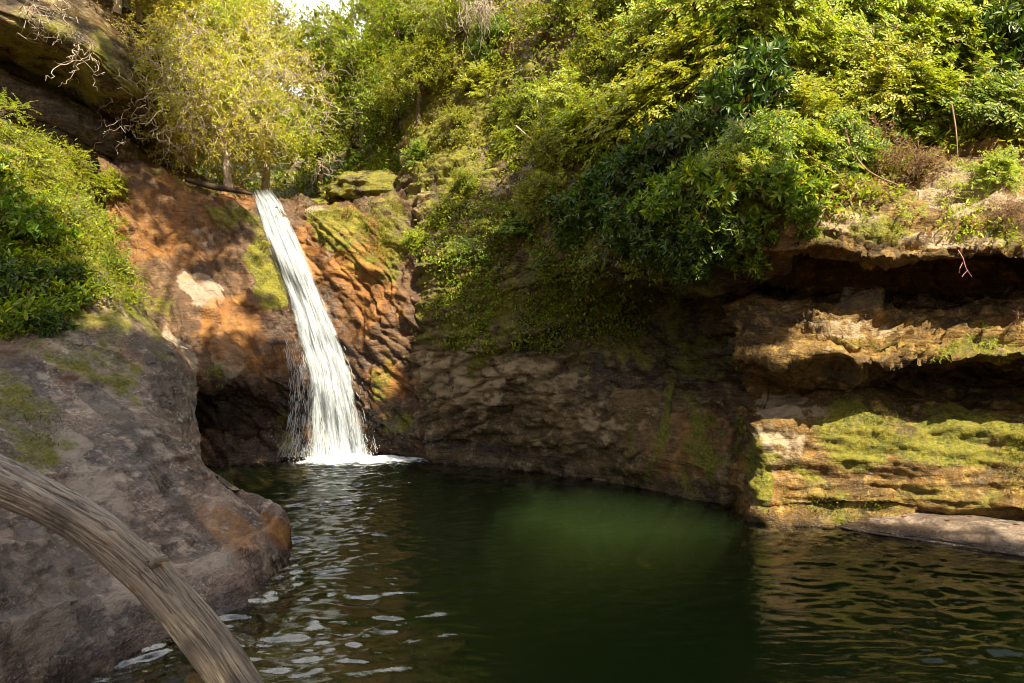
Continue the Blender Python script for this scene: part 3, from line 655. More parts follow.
# foam where it lands
nr, na = 26, 90
r = np.linspace(0.02, 1, nr)[:, None]; a = np.linspace(0, 2 * math.pi, na)[None]
ex = 1.0 + .42 * np.cos(a) + .12 * np.sin(5 * a + 1) + .08 * np.sin(9 * a); X = -2.42 + r * np.cos(a) * ex + .16 * r; Yq = 9.1 + r * np.sin(a) * 0.5
Q = np.stack([X, Yq + 0 * X, 0 * X], -1).reshape(-1, 3)
rr = np.repeat(r.ravel(), na)
Q[:, 2] = 0.016 + 0.10 * (1 - rr) ** 1.3 * (0.7 + 0.7 * fbm(Q, 7, 3, 151)) + .006 * fbm(Q, 14, 2, 161)
uv = np.stack([rr, rr], 1)
N = NT("foam"); co = N.n("ShaderNodeTexCoord").outputs["Object"]; uvn = N.n("ShaderNodeSeparateXYZ"); N.set(uvn.inputs[0], N.n("ShaderNodeTexCoord").outputs["UV"])
al = N.step(N.math('SUBTRACT', N.math('ADD', N.noise(N.mapping(co, (1, 2.2, 1)), 7, 7, 0.7), 0.42), N.math('MULTIPLY', uvn.outputs[0], 0.80)), 0.18, 0.62)
df = N.n("ShaderNodeBsdfDiffuse", Color=(0.74, 0.80, 0.88)); m3 = N.n("ShaderNodeMixShader"); N.set(m3.inputs[0], al); N.set(m3.inputs[1], N.n("ShaderNodeBsdfTransparent").outputs[0]); N.set(m3.inputs[2], df.outputs[0])
N.t.links.new(m3.outputs[0], N.out.inputs[0])
part("foam", mesh("foam", Q, grid_faces(nr, na), None, uv), N.m, fall)

# ------------------------------------------------------------------ fallen log in the foreground
N = NT("weathered_wood")
uv = N.n("ShaderNodeTexCoord").outputs["UV"]; co = N.n("ShaderNodeTexCoord").outputs["Object"]
g1 = N.noise(N.mapping(uv, (13, 2.4, 1)), 1.0, 9, 0.72, 1.6); g2 = N.noise(N.mapping(uv, (42, 5.0, 1)), 1.0, 8, 0.7, 1.2); n0 = N.noise(co, 5, 6)
c = N.mix(N.step(g1, 0.34, 0.66), (0.15, 0.115, 0.085), (0.34, 0.27, 0.205)); c = N.mix(N.math('MULTIPLY', N.step(g2, 0.35, 0.7), 0.5), c, (0.38, 0.31, 0.24))
c = N.mix(N.math('MULTIPLY', N.step(n0, 0.48, 0.68), 0.6), c, (0.10, 0.08, 0.068)); c = N.mix(N.math('MULTIPLY', N.step(N.noise(co, 9, 4), 0.62, 0.7), 0.6), c, (0.32, 0.16, 0.07))
ck = N.math('ABSOLUTE', N.math('SUBTRACT', N.noise(N.mapping(uv, (9, 1.5, 1)), 1.0, 9, 0.7, 1.0), 0.5)); ckm = N.math('SUBTRACT', 1.0, N.step(ck, 0.0, 0.03))
c = N.mix(N.math('MULTIPLY', ckm, 0.5), c, (0.03, 0.021, 0.015)); c = N.mix(N.math('MULTIPLY', N.step(N.noise(co, 40, 6, .7), .55, .75), .4), c, (0.11, 0.085, 0.065))
b1 = N.n("ShaderNodeBump", Strength=0.8, Distance=0.010); N.set(b1.inputs["Height"], N.math('SUBTRACT', N.math('ADD', g1, N.math('MULTIPLY', g2, 0.7)), N.math('MULTIPLY', ckm, .8)))
pb = N.n("ShaderNodeBsdfPrincipled", Roughness=0.75); N.set(pb.inputs["Base Color"], c); N.set(pb.inputs["Normal"], b1.outputs[0]); N.t.links.new(pb.outputs[0], N.out.inputs[0])
M_WOOD = N.m
def wood_log(path, rads, seed, res=0.012, sides=120, knots=()):
    path = np.array(path, float)[:, None]; pth = catmull(path, 0, res)[:, 0]
    n = len(pth); s = np.linspace(0, 1, n)
    R = np.interp(s, np.linspace(0, 1, len(rads)), rads)
    T = unit(np.gradient(pth, axis=0)); a = unit(np.cross(T, [0, 0, 1.])); b = np.cross(a, T)
    th = np.linspace(0, 2 * math.pi, sides)
    ct, st_ = np.cos(th), np.sin(th)
    L = np.cumsum(np.linalg.norm(np.gradient(pth, axis=0), axis=1))
    q = np.stack([np.repeat(L * 1.2, sides), np.tile(ct, n) * 1.3 + np.repeat(np.sin(L * 1.1) * .5, sides), np.tile(st_, n) * 1.3], 1)
    d = 0.10 * fbm(q, 1.1, 3, seed) + 0.055 * fbm(q * np.array([.6, 5, 5]), 1.0, 3, seed + 3) - 0.07 * np.exp(-(noise(q * np.array([.7, 3.2, 3.2]), seed + 9) / .07) ** 2)
    for (ks_, kth, kr, kh) in knots:
        dd = ((np.repeat(L - ks_ * L[-1], sides)) ** 2 + (np.repeat(R, sides) * (((np.tile(th, n) - kth + math.pi) % (2 * math.pi)) - math.pi)) ** 2) / kr ** 2
        d = d + kh * np.exp(-dd) - kh * 1.3 * np.exp(-dd * 7)
    rad = np.repeat(R, sides) * (1 + d)
    P = np.repeat(pth, sides, 0) + rad[:, None] * (np.tile(ct, n)[:, None] * np.repeat(a, sides, 0) + np.tile(st_, n)[:, None] * np.repeat(b, sides, 0))
    uv = np.stack([np.tile(np.abs(th / math.pi - 1), n), np.repeat(L, sides)], 1)
    ends = [np.concatenate([[k * sides + i for i in range(sides)]]) for k in (0, n - 1)]
    Fq = grid_faces(n, sides)
    caps = []
    cc = len(P); P = np.concatenate([P, [pth[0], pth[-1]]]); uv = np.concatenate([uv, [[.5, 0], [.5, L[-1]]]])
    for e, kk in ((0, cc), ((n - 1) * sides, cc + 1)):
        for i in range(0, sides - 2, 2): caps.append([kk, e + i, e + i + 1, e + i + 2])
    return P, np.concatenate([Fq, np.array(caps)]), uv
logp = [at(-190, 408, 3.15), at(-90, 442, 3.0), at(0, 481, 2.85), at(50, 503, 2.77), at(100, 533, 2.7), at(150, 577, 2.66), at(192, 625, 2.62), at(235, 683, 2.58), at(300, 785, 2.5)]
P, f, uv = wood_log(logp, [.125, .118, .108, .095, .083, .079, .079, .078, .075], 201, knots=((.60, 1.0, .05, .22), (.42, 1.6, .06, .12), (.66, 2.2, .06, .1)))
log = empty("fallen_log", tuple(logp[-2])); tag(log, "thick weathered grey-brown log slanting across the lower left corner into the water", "log")
part("log_trunk", mesh("log_trunk", P, f, None, uv), M_WOOD, log)
kp = at(149, 563, 2.60)
P, f, uv = wood_log([kp + [-.01, .09, -.03], kp + [0, .03, -.01], kp + [.004, .012, .004]], [.036, .028, .016], 211, .006, 24)
part("branch_stub", mesh("branch_stub", P, f, None, uv), M_WOOD, log)
# dark driftwood across the lip left of the fall
P, f, uv = wood_log([at(186, 180, 10.4), at(210, 186, 10.35), at(232, 190, 10.35), at(252, 194, 10.45)], [.03, .05, .045, .02], 221, .02, 30)
M_DARKW = M_WOOD.copy(); M_DARKW.name = "dark_wood"
for nd in M_DARKW.node_tree.nodes:
    if nd.type == 'BSDF_PRINCIPLED': base_link = nd.inputs["Base Color"].links[0].from_socket; bn = nd
mxn = M_DARKW.node_tree.nodes.new("ShaderNodeMix"); mxn.data_type = 'RGBA'; mxn.blend_type = 'MULTIPLY'; mxn.inputs[0].default_value = 1
M_DARKW.node_tree.links.new(base_link, mxn.inputs[6]); mxn.inputs[7].default_value = (.22, .17, .13, 1); M_DARKW.node_tree.links.new(mxn.outputs[2], bn.inputs["Base Color"])
dl = link("driftwood_log", mesh("driftwood_log", P, f, None, uv), M_DARKW); tag(dl, "dark driftwood log lying across the lip left of the waterfall", "log")

# flat slab at the right water's edge
def boulder(name, c, r, seed, mat, amp=.22, ex=.75, moss=0.0, pale=0.0, wet_shade=0.0, n=70, rot=0.0):
    u = np.linspace(0, 2 * math.pi, n); v = np.linspace(0.001, math.pi - .001, n // 2)
    D = np.stack([np.outer(np.sin(v), np.cos(u)), np.outer(np.sin(v), np.sin(u)), np.repeat(np.cos(v)[:, None], n, 1)], -1).reshape(-1, 3)
    sq = np.sign(D) * np.abs(D) ** ex
    d = 1 + amp * fbm(D + seed, 1.1, 3, seed) + amp * .3 * ridged(D + seed, 2.2, 3, seed + 4)
    P = sq * d[:, None] * np.array(r)
    cr, sr = math.cos(rot), math.sin(rot); P = P @ np.array([[cr, sr, 0], [-sr, cr, 0], [0, 0, 1]])
    k = np.ones(len(P))
    o = link(name, mesh(name, P, grid_faces(n // 2, n)[:, ::-1], {"moss": k * moss, "orange": k * 0, "pale": k * pale, "wet": k * wet_shade}), mat); o.location = c
    return o
M_SLAB = rock_mat("slab_rock", (0.13, 0.10, 0.085), (0.26, 0.20, 0.17), (0.42, 0.34, 0.28), (0, 0, 0), 6, .5, 0.0, .1)
sl_ = boulder("flat_rock", (3.72, 5.72, -.02), (1.55, .46, .16), 5, M_SLAB, .14, pale=.25, n=200, rot=-.64); tag(sl_, "low flat grey slab at the foot of the sunlit block, right edge of the pool", "rock")
bo = boulder("mossy_boulder", tuple(at(375, 196, 11.9)), (.8, .6, .34), 9, M_MID, .26, ex=1.0, moss=.8, wet_shade=.8, n=140, rot=.3); tag(bo, "rounded mossy boulder behind the lip right of the waterfall", "boulder")
for k, (x, y, r_) in enumerate([(-1.1, 3.55, .17), (-.62, 3.85, .2), (-.25, 3.4, .18), (-1.3, 4.3, .2), (-.55, 4.5, .2), (-.9, 3.15, .16), (-.85, 4.1, .15), (-1.25, 3.85, .14), (-1.0, 4.9, .2)]):
    sb = boulder("submerged_stone", (x, y, -.42 - .1 * rng.random()), (r_ * 1.2, r_, r_ * .6), 30 + k, M_BED, .2, n=50, rot=k, pale=.5 if k % 3 == 0 else .15)
    tag(sb, "brown stone lying under the shallow water in the foreground", "stone", "stones under the shallow foreground water")

# ------------------------------------------------------------------ foliage
def leaf_mat(name, c1, c2, c3, trans=0.34, tint=2.0, dead=0.03, gloss=0.35):
    N = NT(name)
    geo = N.n("ShaderNodeNewGeometry"); oi = N.n("ShaderNodeObjectInfo")
    r = geo.outputs["Random Per Island"]
    w1 = N.n("ShaderNodeTexWhiteNoise", noise_dimensions='1D'); N.set(w1.inputs["W"], N.math('MULTIPLY', r, 91.7))
    c = N.mix(r, c1, c2)
    c = N.mix(N.step(w1.outputs["Value"], 0.66, 0.95), c, c3)
    c = N.mix(N.math('LESS_THAN', w1.outputs["Value"], dead), c, (0.22, 0.10, 0.03))
    hs = N.n("ShaderNodeHueSaturation"); N.set(hs.inputs["Color"], c)
    N.set(hs.inputs["Hue"], N.math('ADD', 0.485, N.math('MULTIPLY', oi.outputs["Random"], 0.03)))
    N.set(hs.inputs["Value"], N.math('ADD', 0.75, N.math('MULTIPLY', w1.outputs["Value"], 0.5)))
    c = hs.outputs[0]
    pb = N.n("ShaderNodeBsdfPrincipled", Roughness=0.42); N.set(pb.inputs["Base Color"], c); pb.inputs["Specular IOR Level"].default_value = gloss
    tl = N.n("ShaderNodeBsdfTranslucent"); N.set(tl.inputs[0], N.mix(1.0, c, (tint, tint * .95, tint * .55), 'MULTIPLY'))
    mx = N.n("ShaderNodeMixShader"); mx.inputs[0].default_value = trans; N.set(mx.inputs[1], pb.outputs[0]); N.set(mx.inputs[2], tl.outputs[0])
    N.t.links.new(mx.outputs[0], N.out.inputs[0])
    return N.m
def stem_mat(name, a, b):
    N = NT(name); co = N.n("ShaderNodeTexCoord").outputs["Object"]
    c = N.mix(N.step(N.noise(co, 9, 5), .35, .65), a, b)
    pb = N.n("ShaderNodeBsdfPrincipled", Roughness=0.8); N.set(pb.inputs["Base Color"], c); N.t.links.new(pb.outputs[0], N.out.inputs[0]); return N.m
L_YEL = leaf_mat("leaf_yellow_green", (0.22, 0.285, 0.009), (0.37, 0.37, 0.014), (0.12, 0.20, 0.009))
L_GRN = leaf_mat("leaf_green", (0.065, 0.135, 0.008), (0.145, 0.22, 0.010), (0.27, 0.31, 0.012))
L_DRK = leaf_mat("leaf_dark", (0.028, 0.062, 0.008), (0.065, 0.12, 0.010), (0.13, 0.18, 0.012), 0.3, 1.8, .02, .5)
L_OLV = leaf_mat("leaf_olive", (0.17, 0.21, 0.010), (0.28, 0.29, 0.014), (0.085, 0.14, 0.008), .4)
L_PAL = leaf_mat("leaf_pale", (0.36, 0.35, 0.030), (0.46, 0.42, 0.06), (0.22, 0.26, 0.02), .45)
L_BRN = leaf_mat("leaf_brown", (0.17, 0.085, 0.03), (0.24, 0.14, 0.05), (0.13, 0.12, 0.02), .35)
L_MOS = leaf_mat("moss_fuzz", (0.10, 0.105, 0.010), (0.20, 0.185, 0.018), (0.05, 0.07, 0.008), .3, 1.5, .02, .1)
S_BRN = stem_mat("twig_brown", (0.07, 0.045, 0.03), (0.16, 0.11, 0.075))
S_PAL = stem_mat("twig_pale", (0.26, 0.20, 0.155), (0.46, 0.37, 0.31))
S_RED = stem_mat("twig_reddish", (0.20, 0.11, 0.075), (0.34, 0.21, 0.15))
S_PNK = stem_mat("twig_pink", (0.42, 0.16, 0.17), (0.52, 0.25, 0.24))

def leaf_quads(P, D, Nn, L, Wd):
    s = unit(np.cross(D, Nn)); n = np.cross(s, D)
    L = L[:, None]; Wd = Wd[:, None]
    v = np.stack([P, P + D * L - n * L * .10, P + D * L * .28 + s * Wd * .46 + n * Wd * .16, P + D * L * .66 + s * Wd * .38 + n * Wd * .10 - n * L * .03,
                  P + D * L * .28 - s * Wd * .46 + n * Wd * .16, P + D * L * .66 - s * Wd * .38 + n * Wd * .10 - n * L * .03], 1).reshape(-1, 3)
    b = np.arange(len(P))[:, None] * 6
    f = np.concatenate([b + [0, 2, 3, 1], b + [0, 1, 5, 4]], 0)
    return v, f
def rvec(n, r):
    return unit(r.normal(size=(n, 3)))
def bez(p0, p1, p2, n):
    t = np.linspace(0, 1, n)[None, :, None]
    return (1 - t) ** 2 * p0[:, None] + 2 * t * (1 - t) * p1[:, None] + t * t * p2[:, None]
def bez_pt(p0, p1, p2, t):
    t = t[:, None]; return (1 - t) ** 2 * p0 + 2 * t * (1 - t) * p1 + t * t * p2
def twig_leaves(r, q0, qd, ql, style, nl, LL, LW, up=np.array([0, 0, 1.])):
    """leaves along twigs; style: feather = flat two-ranked, whorl = rosette at the tip, alt = alternate all round"""
    outw = unit(q0 - np.array([0, 0, .3]) * q0[:, 2].max()); M = len(q0); VP, VD, VN, VL = [], [], [], []
    side = unit(np.cross(qd, up) + 1e-4); nn = unit(np.cross(side, qd))
    for k in range(nl):
        if style == 'whorl':
            t = 0.80 + 0.2 * r.random(M); a = 2 * math.pi * k / nl + r.normal(0, .3, M)
            tilt = r.uniform(.5, 1.25, M)
            d = qd * np.cos(tilt)[:, None] + np.sin(tilt)[:, None] * (side * np.cos(a)[:, None] + nn * np.sin(a)[:, None])
            d[:, 2] -= .15; n = unit(qd + .35 * up + .3 * outw + r.normal(0, .25, (M, 3)))
        elif style == 'feather':
            t = (k + .6) / nl + 0 * ql; s = 1 if k % 2 else -1
            d = qd * .62 + side * s * .78 + r.normal(0, .13, (M, 3)); d[:, 2] -= .12
            n = unit(nn * .75 + outw * .5 + r.normal(0, .26, (M, 3)))
        else:
            t = (k + r.random(M)) / nl; a = k * 2.4 + r.normal(0, .5, M)
            d = qd * .55 + .8 * (side * np.cos(a)[:, None] + nn * np.sin(a)[:, None]) + r.normal(0, .2, (M, 3)); d[:, 2] -= .1
            n = unit(up * .6 + outw * .55 + rvec(M, r) * .55)
        P = q0 + qd * (ql * t)[:, None]; P[:, 2] -= .18 * ql * t * t
        VP.append(P); VD.append(unit(d)); VN.append(n); VL.append(LL * r.uniform(.65, 1.15, M) * (1 - .35 * np.abs(t - .45) if style == 'feather' else 1))
    P, D, Nn, L = map(np.concatenate, (VP, VD, VN, VL))
    return leaf_quads(P, D, Nn, L, LW / LL * L)
def bush_mesh(name, seed, R=.6, H=.7, nb=16, ns=6, nt=5, nl=9, LL=.085, LW=.034, tw=.2, style='alt', spread=1.0, droop=0.0, stem=.010, twigs=True, trunk=None, flat=0.4):
    r = np.random.default_rng(seed)
    # branches
    th = r.uniform(0, 2 * math.pi, nb); el = np.arcsin(r.uniform(.02 if trunk is None else -.35, 1, nb)); k = r.uniform(.5, 1, nb) ** .6
    tip = np.stack([R * k * np.cos(el) * np.cos(th) * spread, R * k * np.cos(el) * np.sin(th) * spread, H * k * np.sin(el)], 1)
    paths = []
    if trunk is None:
        b0 = np.zeros((nb, 3)) + r.normal(0, R * .06, (nb, 3)) * [1, 1, 0]
    else:
        tz = r.uniform(.45, 1, nb) * trunk; b0 = np.stack([.05 * np.sin(tz), .08 * tz, tz], 1); tip[:, 2] += trunk
    b1 = b0 + (tip - b0) * .5; b1[:, 2] += (.28 * np.linalg.norm(tip - b0, axis=1)) * (1 - droop)
    tip[:, 2] -= droop * .35 * R
    P1 = bez(b0, b1, tip, 8); st = [tubes(P1, np.linspace(1, .3, 8)[None] * stem * r.uniform(.8, 1.3, nb)[:, None], 5)]
    # sub-branches
    i = np.repeat(np.arange(nb), ns); t = r.uniform(.30, 1, len(i)); t[::ns] = 1.0
    s0 = bez_pt(b0[i], b1[i], tip[i], t); tan = unit(bez_pt(b0[i], b1[i], tip[i], np.minimum(t + .02, 1.02)) - bez_pt(b0[i], b1[i], tip[i], t - .02))
    sd = unit(tan * .7 + rvec(len(i), r) * np.array([1, 1, flat + .25]) * .9); sl_n = R * r.uniform(.22, .46, len(i))
    s2 = s0 + sd * sl_n[:, None]; s2[:, 2] -= droop * .25 * sl_n
    s1 = s0 + sd * sl_n[:, None] * .5; s1[:, 2] += .06 * sl_n
    st.append(tubes(bez(s0, s1, s2, 5), np.linspace(.55, .2, 5)[None] * stem * np.ones((len(i), 1)), 4))
    # twigs
    j = np.repeat(np.arange(len(i)), nt); t = r.uniform(.15, 1, len(j)); t[::nt] = 1.0
    q0 = bez_pt(s0[j], s1[j], s2[j], t); qd = unit(sd[j] * .6 + rvec(len(j), r) * np.array([1, 1, flat]) * .85 + np.array([0, 0, .12 - droop * .5])); ql = tw * r.uniform(.6, 1.2, len(j))
    if twigs:
        st.append(tubes(np.stack([q0, q0 + qd * (ql * .5)[:, None], q0 + qd * ql[:, None] - np.array([0, 0, .16]) * ql[:, None]], 1), np.array([[.22, .18, .1]]) * stem * np.ones((len(j), 1)), 3))
    lv, lf = twig_leaves(r, q0, qd, ql, style, nl, LL, LW)
    if trunk is not None:
        z = np.linspace(-.3, trunk, 14); tp = np.stack([.05 * np.sin(z), .08 * z, z], 1)[None]
        st.append(tubes(tp, np.linspace(1, .45, 14)[None] * R * .075, 10))
    V, Fs, o = [], [], 0
    for v, f in st: V.append(v); Fs.append(f + o); o += len(v)
    return mesh(name, lv, lf), mesh(name + "_stem", np.concatenate(V), np.concatenate(Fs))

KIND = {}
def kind(key, lm, sm, **kw):
    KIND[key] = [(bush_mesh(key, 100 * len(KIND) + v, **kw)) for v in range(2)]
    for a, b in KIND[key]:
        a.materials.append(lm); b.materials.append(sm)
        b.polygons.foreach_set("use_smooth", np.ones(len(b.polygons), bool))
kind("yellow", L_YEL, S_BRN, style='feather', LL=.075, LW=.032, nb=17, ns=6, nt=5, nl=10, tw=.24)
kind("green", L_GRN, S_BRN, style='feather', LL=.085, LW=.032, nb=17, ns=6, nt=5, nl=10, tw=.26, droop=.25)
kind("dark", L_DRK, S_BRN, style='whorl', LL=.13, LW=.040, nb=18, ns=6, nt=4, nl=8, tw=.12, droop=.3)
kind("broad", L_GRN, S_BRN, style='whorl', LL=.135, LW=.042, nb=16, ns=6, nt=4, nl=8, tw=.12, droop=.2)
kind("olive", L_OLV, S_BRN, style='alt', LL=.06, LW=.028, nb=17, ns=6, nt=5, nl=9, tw=.2, droop=.2)
kind("pale", L_PAL, S_PAL, style='alt', LL=.06, LW=.026, nb=18, ns=6, nt=4, nl=8, tw=.22, droop=.5, stem=.012)
kind("brush", L_BRN, S_RED, style='alt', LL=.05, LW=.022, nb=22, ns=7, nt=3, nl=3, tw=.2, stem=.010)
kind("fern", L_YEL, S_BRN, style='feather', LL=.06, LW=.022, nb=15, ns=3, nt=3, nl=14, tw=.30, H=.62, droop=.12, R=.66)
kind("darkfern", L_GRN, S_BRN, style='feather', LL=.06, LW=.020, nb=15, ns=3, nt=3, nl=14, tw=.30, H=.62, droop=.12, R=.66)
kind("tree_yellow", L_YEL, S_PAL, trunk=1.5, R=1.6, H=1.5, style='alt', LL=.085, LW=.04, nb=24, ns=9, nt=6, nl=9, tw=.34, stem=.017, droop=.25, flat=.8)
kind("tree_pale", L_PAL, S_PAL, trunk=1.3, R=1.6, H=1.4, style='alt', LL=.072, LW=.030, nb=24, ns=9, nt=6, nl=11, tw=.34, stem=.017, droop=.5, flat=.9)
kind("tree_green", L_GRN, S_BRN, trunk=1.6, R=1.5, H=1.8, style='alt', LL=.10, LW=.045, nb=24, ns=9, nt=6, nl=9, tw=.36, stem=.017, droop=.2, flat=.8)
kind("tree_olive", L_OLV, S_BRN, trunk=1.5, R=1.5, H=1.6, style='alt', LL=.10, LW=.042, nb=24, ns=9, nt=6, nl=9, tw=.36, stem=.017, droop=.25, flat=.8)

def ground_at(px, py):
    h = cast(px, py)
    if h is None: return Vector(at(px, py, 14)), Vector((0, -1, 0))
    return h
PLACED = []
def grow(name, key, loc, nrm, scale, label, cat, seed, group=None, lean=.55, sink=.05):
    me_l, me_s = KIND[key][seed % 2]
    t = empty(name, loc - nrm * sink)
    up = (Vector((0, 0, 1)) * (1 - lean) + nrm * lean).normalized()
    q = up.to_track_quat('Z', 'Y'); t.rotation_mode = 'QUATERNION'
    from mathutils import Quaternion
    t.rotation_quaternion = q @ Quaternion((0, 0, 1), seed * 2.399)
    t.scale = (scale,) * 3
    tag(t, label, cat, group)
    tree = name.endswith("tree")
    for nm, me in (("crown" if tree else "foliage", me_l), ("trunk" if tree else "stem", me_s)):
        o = bpy.data.objects.new(nm, me); COL.objects.link(o); o.parent = t
    return t

# right bank, from the mossy cliff beside the fall to the right edge (px, py of the base, size, kind, label)
SHRUBS = [
 (640, 128, .95, "yellow", "large bright yellow-green shrub in mid bank, left of the dark green mound"),
 (575, 118, .80, "yellow", "yellow-green shrub leaning out left of the largest bright shrub on the bank"),
 (600, 70, .85, "olive", "olive shrub above the bright yellow-green shrubs of the bank"),
 (690, 85, .90, "yellow", "bright shrub just left of the dark green mound on the upper bank"),
 (560, 160, .70, "olive", "olive shrub at the lower left end of the bright shrubs on the bank"),
 (530, 110, .65, "olive", "loose olive shrub on the mossy cliff, nearest the ravine"),
 (510, 150, .50, "yellow", "small yellow-green shrub with a bare stick on the mossy cliff"),
 (755, 105, .85, "dark", "dark green rounded shrub forming a shaded mound on the upper bank"),
 (730, 60, .80, "green", "green shrub above the dark rounded mound"),
 (795, 70, .85, "yellow", "yellow-green shrub right of the dark rounded mound"),
 (770, 20, 1.0, "yellow", "tall bright yellow-green shrub at the top edge above the dark mound"),
 (700, 20, 1.0, "yellow", "bright yellow-green shrub at the top edge, middle of the bank"),
 (630, 15, 1.0, "olive", "brownish olive shrub at the top edge above the bright shrubs"),
 (560, 25, .9, "olive", "olive shrub at the top edge beside the mossy cliff"),
 (850, 30, 1.0, "green", "feathery green shrub at the top edge right of the centre of the bank"),
 (905, 55, .95, "yellow", "feathery yellow-green shrub in full sun on the upper right bank"),
 (865, 100, .80, "yellow", "sunlit feathery shrub behind the brown brush"),
 (960, 30, 1.0, "green", "large green shrub at the top edge near the right corner"),
 (1015, 60, .95, "dark", "dark green shrub with long leaves at the right edge of the bank"),
 (985, 120, .75, "green", "green shrub hanging over the pale rock at the right edge"),
 (930, 118, .70, "yellow", "yellow-green shrub between the brown brush and the pale rock"),
 (800, 130, .65, "yellow", "low yellow-green shrub on a mossy hump left of the brown brush"),
 (835, 165, .60, "green", "low green shrub left of the brown brush near the slab"),
 (880, 165, .55, "brush", "dry reddish-brown brush with bare twigs above the top slab"),
 (915, 180, .48, "brush", "smaller dry brown brush at the right end of the brown brush"),
 (845, 200, .36, "brush", "little tangle of dry brown twigs on the left part of the top slab"),
 (720, 205, .70, "broad", "long-leaved green shrub overhanging the dark hollow, sunlit on top"),
 (775, 200, .62, "broad", "long-leaved shrub at the left end of the top slab"),
 (680, 215, .62, "broad", "long-leaved shrub drooping over the middle of the dark hollow"),
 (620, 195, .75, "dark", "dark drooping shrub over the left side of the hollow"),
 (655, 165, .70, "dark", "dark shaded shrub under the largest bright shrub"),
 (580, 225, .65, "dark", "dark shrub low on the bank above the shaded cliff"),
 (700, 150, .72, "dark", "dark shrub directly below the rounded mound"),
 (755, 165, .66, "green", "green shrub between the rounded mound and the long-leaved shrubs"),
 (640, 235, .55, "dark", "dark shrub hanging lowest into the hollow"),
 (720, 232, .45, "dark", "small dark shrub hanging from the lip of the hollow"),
 (540, 205, .55, "olive", "olive shrub on the shaded bank above the ivy-covered cliff"),
 (500, 225, .50, "olive", "small olive shrub among the mossy rocks right of the fall's lip"),
 (470, 190, .45, "olive", "small shrub in a crack of the mossy cliff behind the lip"),
 (600, 255, .48, "darkfern", "dark fern hanging below the shaded bank"),
 (545, 262, .48, "darkfern", "fern spreading over the shaded cliff right of the creeper"),
 (995, 180, .34, "yellow", "small yellow-green plant on the pale rock at the right edge"),
 (960, 205, .34, "fern", "yellow-green fern on the top slab near the right edge"),
 (900, 215, .30, "fern", "small fern in the middle of the top slab"),
 (1010, 215, .30, "brush", "dry brown sprig on the slab at the right edge"),
 (860, 222, .26, "fern", "tiny fern at the mossy edge of the top slab"),
 (800, 222, .30, "broad", "small leafy plant on the left edge of the top slab"),
 (985, 345, .22, "fern", "small fern on the middle ledge near the right edge"),
 (1018, 320, .25, "brush", "reddish dry sprig on the middle ledge at the right edge"),
 (945, 350, .16, "fern", "tiny fern tuft on the middle ledge, left of the larger ledge fern"),
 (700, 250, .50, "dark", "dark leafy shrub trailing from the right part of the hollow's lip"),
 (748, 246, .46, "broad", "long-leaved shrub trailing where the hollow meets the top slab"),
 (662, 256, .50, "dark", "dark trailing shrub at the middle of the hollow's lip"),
 (455, 130, .50, "olive", "olive shrub growing from the middle of the mossy cliff"),
 (440, 70, .55, "olive", "loose olive shrub high on the mossy cliff beside the dead vines"),
 (480, 90, .55, "yellow", "yellow-green shrub on the mossy cliff right of the dead vines"),
 (420, 160, .42, "green", "green shrub low on the mossy cliff above the boulder"),
 (490, 45, .60, "green", "green shrub at the top of the mossy cliff"),
 (445, 215, .36, "olive", "small olive shrub just right of the lip rocks"),
 (415, 245, .30, "yellow", "small yellow-green plant between the rusty rock and the creeper"),
 (470, 255, .42, "darkfern", "fern on the creeper-covered cliff nearest the fall"),
 (520, 235, .45, "green", "green shrub above the creeper in the middle of the cliff"),
 (600, 140, .8, "yellow", "bright shrub under the olive shrubs, second largest of the bank"),
 (660, 50, .9, "yellow", "yellow-green shrub between the top edge and the large bright shrub"),
 (830, 90, .7, "yellow", "sunlit yellow shrub in the centre of the upper right bank"),
 (900, 110, .7, "green", "feathery green shrub behind the right end of the brown brush"),
 (940, 75, .8, "yellow", "feathery yellow shrub between the two green shrubs near the corner"),
 (1000, 20, .9, "yellow", "yellow-green shrub in the upper right corner"),
 (820, 20, .9, "yellow", "bright shrub at the top edge, above the sunlit yellow shrub"),
 (800, 165, .5, "yellow", "sunlit low shrub behind the left edge of the top slab"),
 (745, 185, .5, "yellow", "yellow shrub among the long-leaved shrubs over the hollow"),
]
for k, (x, y, s, key, lab) in enumerate(SHRUBS):
    h, n = ground_at(x, y)
    grow("fern" if "fern" in key else "shrub", key, h, n, s, lab, "fern" if "fern" in key else "shrub", k, "shrubs on the right bank", .5 if key not in ("broad", "dark") else .62)

